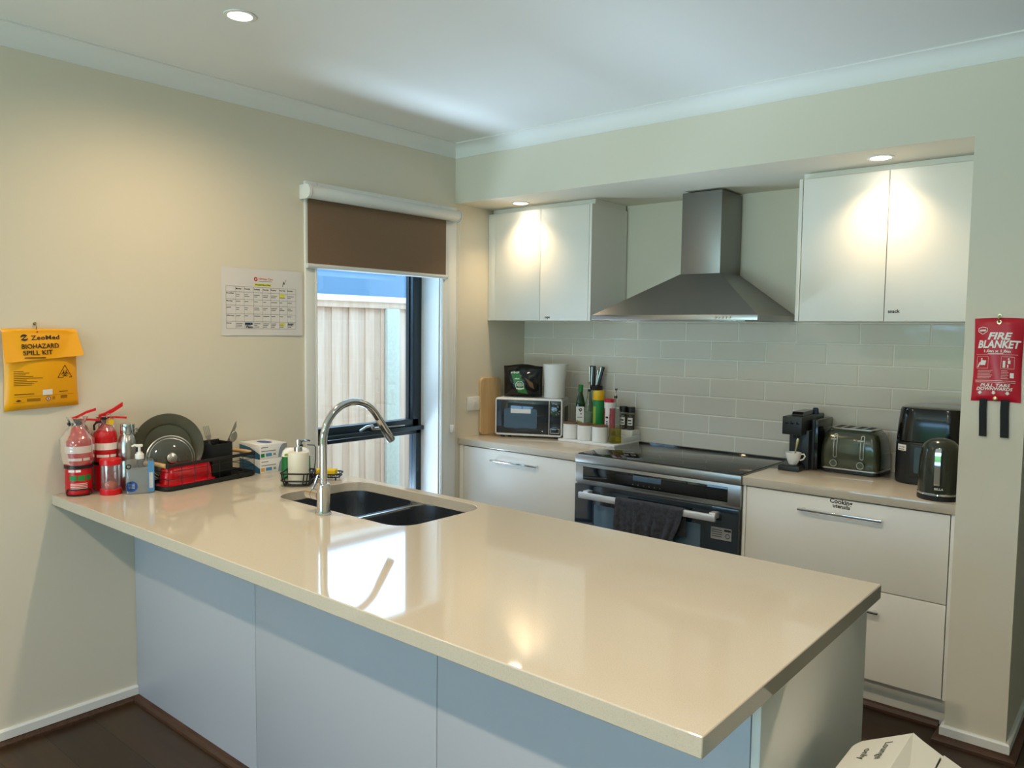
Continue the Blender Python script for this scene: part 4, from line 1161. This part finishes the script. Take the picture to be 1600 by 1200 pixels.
b = MB('brass'); b.rect(frame((-.085, front_y(.172)-.0008, .170), (1, 0, 0), (0, .12, 1)), 0, 0, .028, .003); b.build('badge', e)

# air fryer
e = thing('air_fryer', 'large black air fryer with clear window behind the kettle', 'air fryer', (2.425, .490, CT))
def af(z, i, r=.075): return [(x, y, z) for x, y in rrect(-.142+i, -.130+i, .142-i, .130-i, r, 9)]
b = MB('blk_plastic'); b.rings([af(0, .008), af(.004, .002), af(.020, 0), af(.178, 0), af(.180, .002)]); b.build('lower_body', e)
b = MB('blk_gloss'); b.rings([af(.182, .003), af(.184, .001), af(.25, .004), af(.315, .010), af(.326, .014)])
b.build('upper_body', e)
b = MB('char_plastic'); b.mats = []; b.use('satin_steel'); b.rings([af(.3265, .016), af(.331, .020), af(.334, .030)]); b.build('top_plate', e)
b = MB('char_plastic')
dp = lambda x, z, l=.0: Vector((x, -.130 - l, z))
b.box((-.070, -.134, .030), (.120, -.125, .172), .004); d2 = b.build('drawer', e)
b = MB('window_smoke'); rr_ = rrect(-.052, .052, .012, .162, .008, 5); b.rings([[(x, -.1342, z) for x, z in rr_], [(x, -.1365, z) for x, z in rr_]]); b.build('window', d2, 'clear viewing window')
b = MB('char_plastic'); b.box((.012, -.175, .045), (.062, -.134, .165), .008); b.build('handle', d2)
b = MB('print_white'); m = lambda x, z: Vector((-.067 - .0756*math.sin(.55 - x/.0756), -.055 - .0756*math.cos(.55 - x/.0756), z + .152)); b.rect(m, -.022, -.010, .022, .016, 6); b.use('print_black'); mq = lambda x, z: m(x, z) + Vector((-.0003, -.0005, 0))
b.text(mq, 'Lounge', 0, .003, .008, 'c', width=.034); b.rect(mq, -.016, -.006, .014, -.003, 4); b.build('sticker', e, 'small white sticker')

# kettle
e = thing('kettle', 'olive green electric kettle at the right end of the benchtop', 'kettle', (2.516, .132, CT), math.radians(6))
b = MB('blk_plastic'); b.lathe([(.074, 0), (.0765, .003), (.0765, .016), (.074, .019)], seg=48); b.build('power_base', e)
b = MB('chrome'); b.lathe([(.0750, .0195), (.0770, .021), (.0768, .027), (.0752, .0285)], seg=48); b.build('base_ring', e)
b = MB('kettle_green'); b.lathe([(.0752, .029), (.0755, .034), (.0745, .10), (.0715, .165), (.0665, .198), (.058, .216), (.046, .228), (.030, .236), (.010, .2395), (.001, .2397)], seg=56); b.build('body', e)
b = MB('chrome')
b.strip([(0, -.066, .200), (0, -.080, .203), (0, -.092, .192), (0, -.095, .17), (0, -.094, .12), (0, -.092, .072), (0, -.084, .064)], (.020, 0, 0), (0, .006, .002))
b.use('blk_plastic'); b.strip([(0, -.066, .198), (0, -.078, .196), (0, -.086, .186), (0, -.089, .165), (0, -.088, .12), (0, -.086, .076), (0, -.076, .064)], (.024, 0, 0), (0, .006, .002)); b.build('handle', e, 'chrome and black vertical handle')
b = MB('kettle_green'); b.tube([(0, .055, .19), (0, .075, .205), (0, .088, .214)], .016, 14, taper=[.024, .018, .012]); b.build('spout', e)
b = MB('print_white'); b.text(cylmap(.0755, .0006), 'BELLA', .006, .044, .008, 'c', bold=.02); b.build('lettering', e)
# ------------------------------------------------------------------ things on the walls and ceiling
# roller blind
e = thing('roller_blind', 'brown fabric roller blind pulled half down over the window', 'blind', (0, 0, 0))
BY0, BY1 = -1.052, -.028
b = MB('blind_metal'); b.lathe([(.030, BY0 + .018), (.031, BY0 + .02), (.031, BY1 - .018), (.030, BY1 - .016)], (.052, 0, 2.172), 28, 'y'); b.build('roller_tube', e)
for y, s_ in ((BY0, 1), (BY1, -1)):
    b = MB('white_plastic'); b.box((0, y, 2.138), (.054, y + s_*.012, 2.206), .003); b.lathe([(.034, y - s_*.001), (.034, y + s_*.014)], (.052, 0, 2.172), 24, 'y')
    if s_ < 0: b.use('mid_grey'); b.lathe([(.0348, y - .006), (.0348, y - .009)], (.052, 0, 2.172), 24, 'y')
    b.build('bracket', e)
b = MB('blind_fabric'); b.box((.026, BY0 + .028, 1.835), (.0268, BY1 - .072, 2.165)); b.build('fabric', e)
b = MB('blind_metal'); b.lathe([(.002, BY0 + .020), (.012, BY0 + .022), (.012, BY1 - .066), (.002, BY1 - .064)], (.028, 0, 1.829), 20, 'y'); b.build('bottom_rail', e)
b = MB('white_plastic')
b.tube([(.060, BY1 - .006, 2.17), (.050, BY1 - .010, 1.6), (.026, BY1 - .012, 1.2), (.022, BY1 - .014, .97), (.030, BY1 - .004, .955), (.038, BY1 - .002, .97), (.040, BY1 - .002, 1.3), (.072, BY1 - .004, 2.17)], .0014, 6); b.build('cord', e)
b = MB('white_plastic'); b.box((.016, BY1 - .022, .940), (.040, BY1 - .002, .985), .004); b.build('cord_cleat', e)

# biohazard pouch on a hook
hk = thing('wall_hook', 'small brass hook the yellow spill kit hangs from', 'hook', (0, -2.192, 1.520))
b = MB('brass'); b.lathe([(.006, 0), (.006, .004)], (0, 0, .018), 12, 'x'); b.tube([(.002, 0, .018), (.014, 0, .017), (.018, 0, .006), (.014, 0, -.004)], .0022, 8); b.build('hook_body', hk)
e = thing('spill_kit_pouch', 'yellow vinyl biohazard spill kit pouch hanging on the left wall', 'pouch', (0, -2.175, 1.228))
PW, PH = .250, .285
def pf(u, v):
    y = (u - .5) * PW * (1 - .03*math.sin(v*PI)); z = v * PH + .010*(u - .5)*(1 if v < .5 else 0)*(1-2*v)
    bul = (math.sin(PI*u) ** .5) * (math.sin(PI*(.06 + .88*v)) ** .6)
    x = .003 + (.036*bul if 0 < u < 1 and 0 < v < 1 else 0) + (.0025*math.sin(u*14+v*5) if 0 < u < 1 and 0 < v < 1 else 0)*(1-.8*math.sin(PI*u))
    return Vector((x, y, z))
def pb(u, v): q = pf(u, v); return Vector((.002 if not (u in (0, 1) or v in (0, 1)) else q.x, q.y, q.z))
b = MB('yellow_vinyl'); b.pillow(pf, pb, 26, 26)
pm = lambda y, z: pf(.5 + y/PW, z/PH) + Vector((.0012, 0, 0))
b.use('print_brown')
for k, l in enumerate((.030, .048, .036, .060, .092, .040, .074, .064, .056)):
    b.rect(pm, -.100, .138 - k*.0062, -.100 + l, .1398 - k*.0062, 6)
b.rect(pm, -.098, .056, -.036, .0585, 6); b.rect(pm, .05, .058, .082, .0605, 4); b.rect(pm, -.1, .048, .105, .0486, 20); b.rect(pm, -.1, .027, -.064, .0276, 6); b.poly(pm, [(-.094, .034), (-.084, .031), (-.074, .034), (-.084, .039)])
for k in range(3): b.rect(pm, -.058, .030 + k*.004, -.014, .0318 + k*.004, 5); b.rect(pm, .056, .034 + k*.004, .080, .0358 + k*.004, 4); b.rect(pm, .026, .032 + k*.004, .036, .0335 + k*.004, 2)
b.use('print_white'); b.rect(pm, -.008, .050, .026, .070, 5); b.poly(pm, [(.003, .036), (.012, .027), (.021, .036), (.012, .045)])
b.use('print_red'); pm2 = lambda y, z: pm(y, z) + Vector((.0006, 0, 0))
for (a0, c0), (a1, c1) in (((.003, .036), (.012, .027)), ((.012, .027), (.021, .036)), ((.021, .036), (.012, .045)), ((.012, .045), (.003, .036))):
    n_ = Vector((a1-a0, c1-c0)).orthogonal().normalized()*.0011; b.poly(pm2, [(a0-n_.x, c0-n_.y), (a1-n_.x, c1-n_.y), (a1+n_.x, c1+n_.y), (a0+n_.x, c0+n_.y)])
b.use('print_black'); b.rect(pm2, .0105, .032, .0135, .040)
tri = [(.045, .112), (.098, .112), (.0715, .158)]
def edge_(a, c, w): d_ = Vector((c[0]-a[0], c[1]-a[1])).normalized(); n_ = Vector((-d_.y, d_.x))*w; b.poly(pm, [(a[0]-n_.x, a[1]-n_.y), (c[0]-n_.x, c[1]-n_.y), (c[0]+n_.x, c[1]+n_.y), (a[0]+n_.x, a[1]+n_.y)])
for k in range(3): edge_(tri[k], tri[(k+1) % 3], .0012)
for k in range(3):
    a = PI/2 + k*2*PI/3; b.ring2d(pm, .0715 + .0068*math.cos(a), .1265 + .0068*math.sin(a), .0050, .0074, 18, a + .5, a + 2*PI - .5)
b.ring2d(pm, .0715, .1265, .0058, .0070, 18)
b.build('pouch_body', e, smooth=50)
def flap(u, v):
    # v 0 at the top fold, 1 at the slanted lower edge
    y = -.128 + u*(.262 - .014*(1-v)) ; top = .292 - .001*math.sin(u*7); low = .170 + .024*u
    z = top + (low - top)*v
    q = pf(min(.98, max(.02, .5 + y/PW)), min(.97, max(.02, z/PH)))
    return Vector((max(q.x + .006, .012 + .030*v) if v > .03 else .006, y, z))
b = MB('yellow_vinyl'); b.grid(flap, 26, 16)
def fm(y, z):
    u = (y + .128)/.25; top = .292; low = .170 + .024*u; v = (z - top)/(low - top); q = flap(min(1, max(0, u)), min(1, max(.04, v))); return Vector((q.x + .0028, y, z))
b.use('print_black'); tl = .03
b.text(fm, 'ZeoMed', -.040, .252, .0155, 'l', bold=.004, width=.094, rot=tl)
b.text(fm, 'BIOHAZARD', -.072, .220, .0165, 'l', bold=.004, width=.122, rot=tl)
b.text(fm, 'SPILL KIT', -.069, .197, .0165, 'l', bold=.004, width=.096, rot=tl)
b.use('print_brown'); b.rect(fm, -.066, .186, .002, .189, 6)
b.use('print_black')
lg = lambda x, z: fm(-.062 + x, .260 + z)
b.ring2d(lg, 0, 0, .0085, .0115, 20, .6, 3.0); b.ring2d(lg, 0, 0, .0085, .0115, 20, 3.7, 6.0)
b.poly(lg, [(-.008, .007), (.010, .009), (.009, .006), (-.007, .004)]); b.poly(lg, [(.006, .008), (.010, .008), (-.006, -.008), (-.010, -.008)]); b.poly(lg, [(-.010, -.006), (.008, -.005), (.009, -.008), (-.009, -.009)])
b.use('print_red'); b.ring2d(fm, -.018, .281, 0, .003, 12)
b.build('flap', e, smooth=60, solid=.0012)

# calendar sheet
e = thing('menu_sheet', 'white weekly menu planner sheet taped to the wall left of the window', 'paper', (0, -1.250, 1.497))
QW, QH = .415, .300
def cal(u, v): return Vector((.0022 + .004*(1-math.sin(PI*min(1, v+.1)))*.4 + .005*(u**6)*.6 + .002*math.sin(u*9)*v, (u-.5)*QW, v*QH))
b = MB('paper'); b.grid(cal, 24, 10)
cm = lambda y, z: cal((y + QW/2)/QW, z/QH) + Vector((.0010, 0, 0))
b.use('print_grey')
xs = [-.186, -.140, -.098, -.050, -.004, .038, .082, .124, .170]; zs = [.030, .062, .096, .133, .160, .193, .217]
for x in xs: b.rect(cm, x, zs[0], x + .0011, zs[-1], 1)
for z in zs: b.rect(cm, xs[0], z, xs[-1], z + .0011, 12)
b.use('print_black')
for k, d_ in enumerate(('Monday', 'Tuesday', 'Wednesday', 'Thursday', 'Friday', 'Saturday', 'Sunday')): b.text(cm, d_, xs[k+1] + .002, .205, .0065, 'l', bold=.02, width=.022 + .001*len(d_))
for z, s_ in ((.184, 'Breakfast'), (.150, 'Morning'), (.122, 'Lunch'), (.086, 'Afternoon'), (.052, 'Dinner')): b.text(cm, s_, xs[0] + .003, z, .006, 'l', bold=.015, width=.004*len(s_))
b.use('print_grey'); rnd = random.Random(4)
for k in range(1, 8):
    for z, n_ in ((.180, 2), (.150, 1), (.122, 2), (.086, 1), (.052, 3)):
        for q in range(n_): b.rect(cm, xs[k] + .003, z - q*.0075, xs[k] + .016 + rnd.random()*.020, z + .003 - q*.0075, 1)
b.use('print_orange'); b.text(cm, 'Nirmaya Care', -.022, .252, .010, 'l', bold=.01, width=.072); b.use('print_red'); b.ring2d(cm, -.038, .254, .004, .0095, 20); b.use('print_grey'); b.rect(cm, -.022, .244, .045, .2465, 4)
b.use('highlighter'); b.rect(cm, -.044, .224, .040, .234, 5); b.rect(cm, .084, .176, .110, .190, 2); b.rect(cm, .087, .044, .110, .058, 2)
b.use('print_blue'); b.rect(cm, -.094, .048, -.056, .058, 2); cm2 = lambda y, z: cm(y, z) + Vector((.0006, 0, 0))
b.use('print_black'); b.text(cm2, "Weekly Menu Plan", -.041, .2265, .006, 'l', bold=.015, width=.078); b.text(cm2, 'Pasta', -.088, .034, .010, 'l', bold=.02, shear=.2, width=.032); b.text(cm2, 'burger', .128, .050, .010, 'l', bold=.02, shear=.2, width=.032)
b.poly(cm2, [(.098, .225), (.100, .225), (.106, .248), (.104, .250)]); b.poly(cm2, [(.104, .248), (.106, .250), (.108, .238), (.106, .236)]); b.poly(cm2, [(.107, .236), (.109, .236), (.117, .258), (.115, .258)])
b.build('sheet', e, smooth=80, solid=0)

# fire blanket
hk = thing('wall_hook', 'small brass hook the red fire blanket hangs from', 'hook', (2.708, 0, 1.588))
b = MB('brass'); b.lathe([(.006, 0), (.006, -.004)], (0, 0, .022), 12, 'y'); b.tube([(0, -.002, .022), (0, -.020, .021), (0, -.026, .010), (0, -.022, -.003)], .0024, 8); b.build('hook_body', hk)
e = thing('fire_blanket', 'red fire blanket pouch with two black pull straps on the nib', 'fire blanket', (2.709, 0, 1.301))
BW, BH = .157, .298
def bf(u, v):
    wd = BW * (1 - .07*math.sin(PI*(.15+.8*v))) * (1 + .02*(1-v))
    ed = 0 < u < 1 and 0 < v < 1
    bul = (math.sin(PI*u)**.6) * (math.sin(PI*min(1, v*.9+.05))**.5)
    y = .004 + (.022*bul if ed else 0) + (.0016*math.sin(u*11+v*7) if ed else 0)
    return Vector(((u-.5)*wd, -y, v*BH + .003*math.sin(u*3)))
def bb_(u, v): q = bf(u, v); return Vector((q.x, -.0003 if (0 < u < 1 and 0 < v < 1) else q.y, q.z))
b = MB('vinyl_red'); b.pillow(bf, bb_, 24, 26)
fmq = lambda x, z: bf(.5 + x/BW, z/BH) + Vector((0, -.0013, 0))
b.use('print_white')
b.text(fmq, 'FIRE', .006, .222, .024, 'c', bold=.035, shear=.25, width=.078); b.text(fmq, 'BLANKET', .004, .192, .026, 'c', bold=.035, shear=.22, width=.138)
b.text(fmq, '1.0m x 1.0m', 0, .176, .009, 'c', bold=.03, width=.086)
for x, w_ in ((-.066, .038), (.014, .042)):
    for a in ((x, .118, x+w_, .1188), (x, .160, x+w_, .1608), (x, .118, x+.0008, .160), (x+w_, .118, x+w_+.0008, .160)): b.rect(fmq, *a, 3)
b.rect(fmq, -.07, .168, .066, .1688, 10); b.rect(fmq, -.03, .170, .02, .172, 4)
b.poly(fmq, [(-.056, .130), (-.038, .130), (-.034, .146), (-.052, .148)]); b.poly(fmq, [(-.064, .122), (-.060, .122), (-.054, .140), (-.058, .140)]); b.ring2d(fmq, -.050, .152, 0, .003, 10)
b.rect(fmq, .020, .122, .028, .146); b.rect(fmq, .036, .136, .044, .148); b.rect(fmq, .034, .122, .038, .133); b.ring2d(fmq, .038, .153, 0, .003, 10)
for k in range(6): b.rect(fmq, -.062, .110 - k*.0055, -.012 - (k % 3)*.004, .1112 - k*.0055, 3); b.rect(fmq, .016, .110 - k*.0055, .036 + (k % 2)*.004, .1112 - k*.0055, 3)
b.rect(fmq, .044, .086, .056, .104); b.rect(fmq, -.068, .074, .062, .0755, 10); b.rect(fmq, -.068, .068, .062, .0692, 10)
b.text(fmq, 'PULL TABS', -.002, .053, .0105, 'c', bold=.03, shear=.2, width=.096); b.text(fmq, 'DOWNWARDS', -.004, .040, .011, 'c', bold=.03, shear=.2, width=.116)
for x in (-.050, -.006, .038): b.poly(fmq, [(x-.004, .037), (x+.004, .037), (x+.004, .031), (x+.008, .031), (x, .024), (x-.008, .031), (x-.004, .031)])
sh_ = [(-.064, .262), (-.050, .266), (-.036, .262), (-.036, .250), (-.050, .240), (-.064, .250)]
for k in range(6):
    a, c = sh_[k], sh_[(k+1) % 6]; d_ = Vector((c[0]-a[0], c[1]-a[1])).normalized(); n_ = Vector((-d_.y, d_.x))*.001; b.poly(fmq, [(a[0]-n_.x, a[1]-n_.y), (c[0]-n_.x, c[1]-n_.y), (c[0]+n_.x, c[1]+n_.y), (a[0]+n_.x, a[1]+n_.y)])
b.rect(fmq, -.060, .251, -.040, .257, 2)
b.build('pouch', e, smooth=50)
for z, n_ in ((.286, 'eyelet'), (.012, 'press_stud')):
    b = MB('brass'); q = bf(.5, z/BH); b.lathe([(.0075, q.y + .001), (.0075, q.y - .001), (.003, q.y - .0028)] if n_ == 'press_stud' else [(.0075, q.y + .001), (.0075, q.y - .0018), (.0035, q.y - .0022), (.0035, q.y)], (q.x, 0, z), 20, 'y', cap1=n_ == 'press_stud'); b.build(n_, e)
for x, w_, zl in ((-.037, .0235, -.126), (.030, .026, -.126)):
    b = MB('webbing'); b.strip([(x, -.010, .010), (x, -.012, -.03), (x + .002, -.009, -.08), (x + .004, -.011, zl)], (w_, 0, 0), (0, .0028, 0)); b.build('pull_strap', e)

# downlights
def downlight(label, x, y, z, watts, spot=125, col=(1, .73, .43)):
    e = thing('downlight', label, 'downlight', (x, y, z), 0, None)
    b = MB('gloss_white'); b.lathe([(.040, -.004), (.052, -.003), (.053, -.0005), (.040, -.0005)], seg=40, cap0=False, cap1=False); b.build('bezel', e)
    b = MB('lamp_lens'); b.lathe([(.0395, -.0005), (.0395, -.003), (.001, -.0034)], seg=40); b.build('lens', e)
    L_ = bpy.data.lights.new('downlight_lamp', 'SPOT'); L_.energy = watts; L_.color = col; L_.spot_size = math.radians(spot); L_.spot_blend = 1 if spot < 130 else .8; L_.shadow_soft_size = .04
    o_ = bpy.data.objects.new('downlight_lamp', L_); COL.objects.link(o_); o_.location = (0, 0, -.012); o_.parent = e
downlight('glowing ceiling downlight above the dish rack', .739, -1.795, H, 37, 165)
downlight('glowing downlight in the recess soffit above the left wall cabinet', .318, .200, ZB, 15, 124)
downlight('glowing downlight in the recess soffit above the right wall cabinet', 2.238, .166, ZB, 15, 124)
for x, y, w_, p_ in ((.74, -3.7, 'left', 42), (2.6, -3.7, 'right', 140), (.74, -5.6, 'far left', 40), (2.6, -5.6, 'far right', 40)):  # unseen lamp grid; right lamp added strong to brighten nib wall and drawers
    downlight('unseen ceiling downlight at the %s of the dining area behind the viewer' % w_, x, y, H, p_, 160, (1, .80, .58))
downlight('added unseen downlight brightening the free end of the peninsula', 2.6, -1.8, H, 42, 160, (1, .84, .64))  # lamp added out of view to brighten benchtop, nib wall and drawers

# bin with a gabled swing lid, standing at the end of the peninsula
XL, XR, XC, YA, YB = 2.694, 2.916, 2.808, -1.800, -1.492
ZR_, ZL_, ZE = .702, .645, .655
e = thing('waste_bin', 'white plastic bin with a peaked lid at the end of the peninsula', 'bin', (0, 0, 0))
def brr(i, z, r): return [(x, y, z) for x, y in rrect(XL+i, YA+i, XR-i, YB-i, r, 6)]
b = MB('bin_white'); b.rings([brr(.030, 0, .03), brr(.024, .01, .03), brr(.005, .585, .03), brr(.003, .600, .03)], True, False); b.build('body', e)
b = MB('bin_white')
b.rings([brr(.001, .596, .03), brr(-.003, .600, .034), brr(-.001, .628, .032), brr(.006, .634, .028), brr(.012, .622, .024)], False, False)
def gable(y0, y1):
    pr = [(XL + .004, .62), (XR - .004, .62), (XR - .004, ZE - .004), (XC, ZR_), (XL + .006, ZL_ - .004)]
    b.rings([[(x, y, z) for x, z in pr] for y in (y0, y1)])
gable(YA + .004, YA + .016); gable(YB - .016, YB - .004)
def slab(p0, p1, y0, y1, t=.005):
    (xa, za), (xb, zb) = p0, p1
    b.rings([[(xa, y, za), (xb, y, zb), (xb, y, zb - t), (xa, y, za - t)] for y in (y0, y1)])
left = rrect(0, 0, .300, .122, .045, 6)
zof = lambda q: ZR_ + .001 - (ZR_ - ZL_) * q / (XC - XL)
pts_ = [(max(XL + .002, XC - q), YB - .004 - l) for l, q in left if True]
pts_ = [(XC, YB - .004), (XC, YA + .004)] + [(XC - q, YB - .004 - l) for l, q in rrect(0, 0, .300, XC - XL - .002, .040, 7)[7:21]]
top_ = [(x, y, zof(XC - x)) for x, y in pts_]; bot_ = [(x, y, z - .006) for x, y, z in top_]
b.rings([bot_, top_])
slab((XR - .050, ZE + .022), (XR - .003, ZE + .001), YA + .004, YB - .004)
b.build('lid', e, bevel=.003)
b = MB('bin_white')
b.add([(XC, YB - .006, ZR_ + .002), (XC, YA + .006, ZR_ + .002), (XR - .054, YA + .006, ZE + .006), (XR - .053, YB - .018, ZE + .023),
       (XC, YB - .006, ZR_ - .004), (XC, YA + .006, ZR_ - .004), (XR - .058, YA + .006, ZE + .001), (XR - .057, YB - .018, ZE + .018)],
      [(0, 1, 2, 3), (7, 6, 5, 4), (0, 4, 5, 1), (1, 5, 6, 2), (2, 6, 7, 3), (3, 7, 4, 0)])
o = b.build('swing_flap', e)
sl = Vector((XC - XL, 0, ZR_ - ZL_)).normalized()
tm = frame((XC, YB - .004, ZR_ + .001), (0, -1, 0), sl, .0012)
b = MB('print_black')
b.text(tm, 'Lounge', .040, -.048, .016, 'l', width=.085); b.text(tm, 'only', .062, -.086, .016, 'l', width=.055)
b.build('handwriting', e)

# ------------------------------------------------------------------ light and camera
wd = bpy.data.worlds.new('sky'); SC.world = wd; wd.use_nodes = True
bg = wd.node_tree.nodes['Background']; bg.inputs['Color'].default_value = (.42, .70, 1.0, 1); bg.inputs['Strength'].default_value = 6.0

def area(name, loc, rot, sx, sy, watts, col):
    L_ = bpy.data.lights.new(name, 'AREA'); L_.shape = 'RECTANGLE'; L_.size = sx; L_.size_y = sy; L_.energy = watts; L_.color = col
    o_ = bpy.data.objects.new(name, L_); COL.objects.link(o_); o_.location = loc; o_.rotation_euler = rot; return o_
area('lawn_bounce_fill', ((DX0 + DX1)/2, ROOM_Y - 2.3, -.05), (math.radians(180), 0, 0), 3.2, 4.0, 860, (.72, .96, .95))  # added unseen panel standing in for green light bounced off the lawn
pl_ = area('path_bounce_fill', (-.86, -.55, .02), (0, math.radians(-150), 0), .5, 1.3, 51, (.66, .84, 1.0)); pl_.data.spread = math.radians(110)  # added panel below the sill, imitates daylight bounced up onto the ceiling

cam = bpy.data.cameras.new('camera'); co = bpy.data.objects.new('camera', cam); COL.objects.link(co)
yaw, pitch, roll = .6974, -.0696, .0125
fwd = Vector((-math.sin(yaw)*math.cos(pitch), math.cos(yaw)*math.cos(pitch), math.sin(pitch)))
rt = Vector((math.cos(yaw), math.sin(yaw), 0)); up = rt.cross(fwd)
r2 = rt*math.cos(roll) + up*math.sin(roll); u2 = -rt*math.sin(roll) + up*math.cos(roll)
M = Matrix((r2, u2, -fwd)).transposed().to_4x4(); M.translation = (3.1758, -3.2648, 1.5389)
co.matrix_world = M
cam.sensor_width = 36; cam.lens = 1222.3 / 1600 * 36; cam.clip_start = .05
SC.camera = co
SC.view_settings.view_transform = 'Standard'; SC.view_settings.look = 'None'; SC.view_settings.gamma = 1; SC.view_settings.use_curve_mapping = False
SC.view_settings.exposure = 0.40
SC.cycles.max_bounces = 10; SC.cycles.diffuse_bounces = 5; SC.cycles.glossy_bounces = 5; SC.cycles.transparent_max_bounces = 24
SC.cycles.use_denoising = True; SC.cycles.sample_clamp_indirect = 6
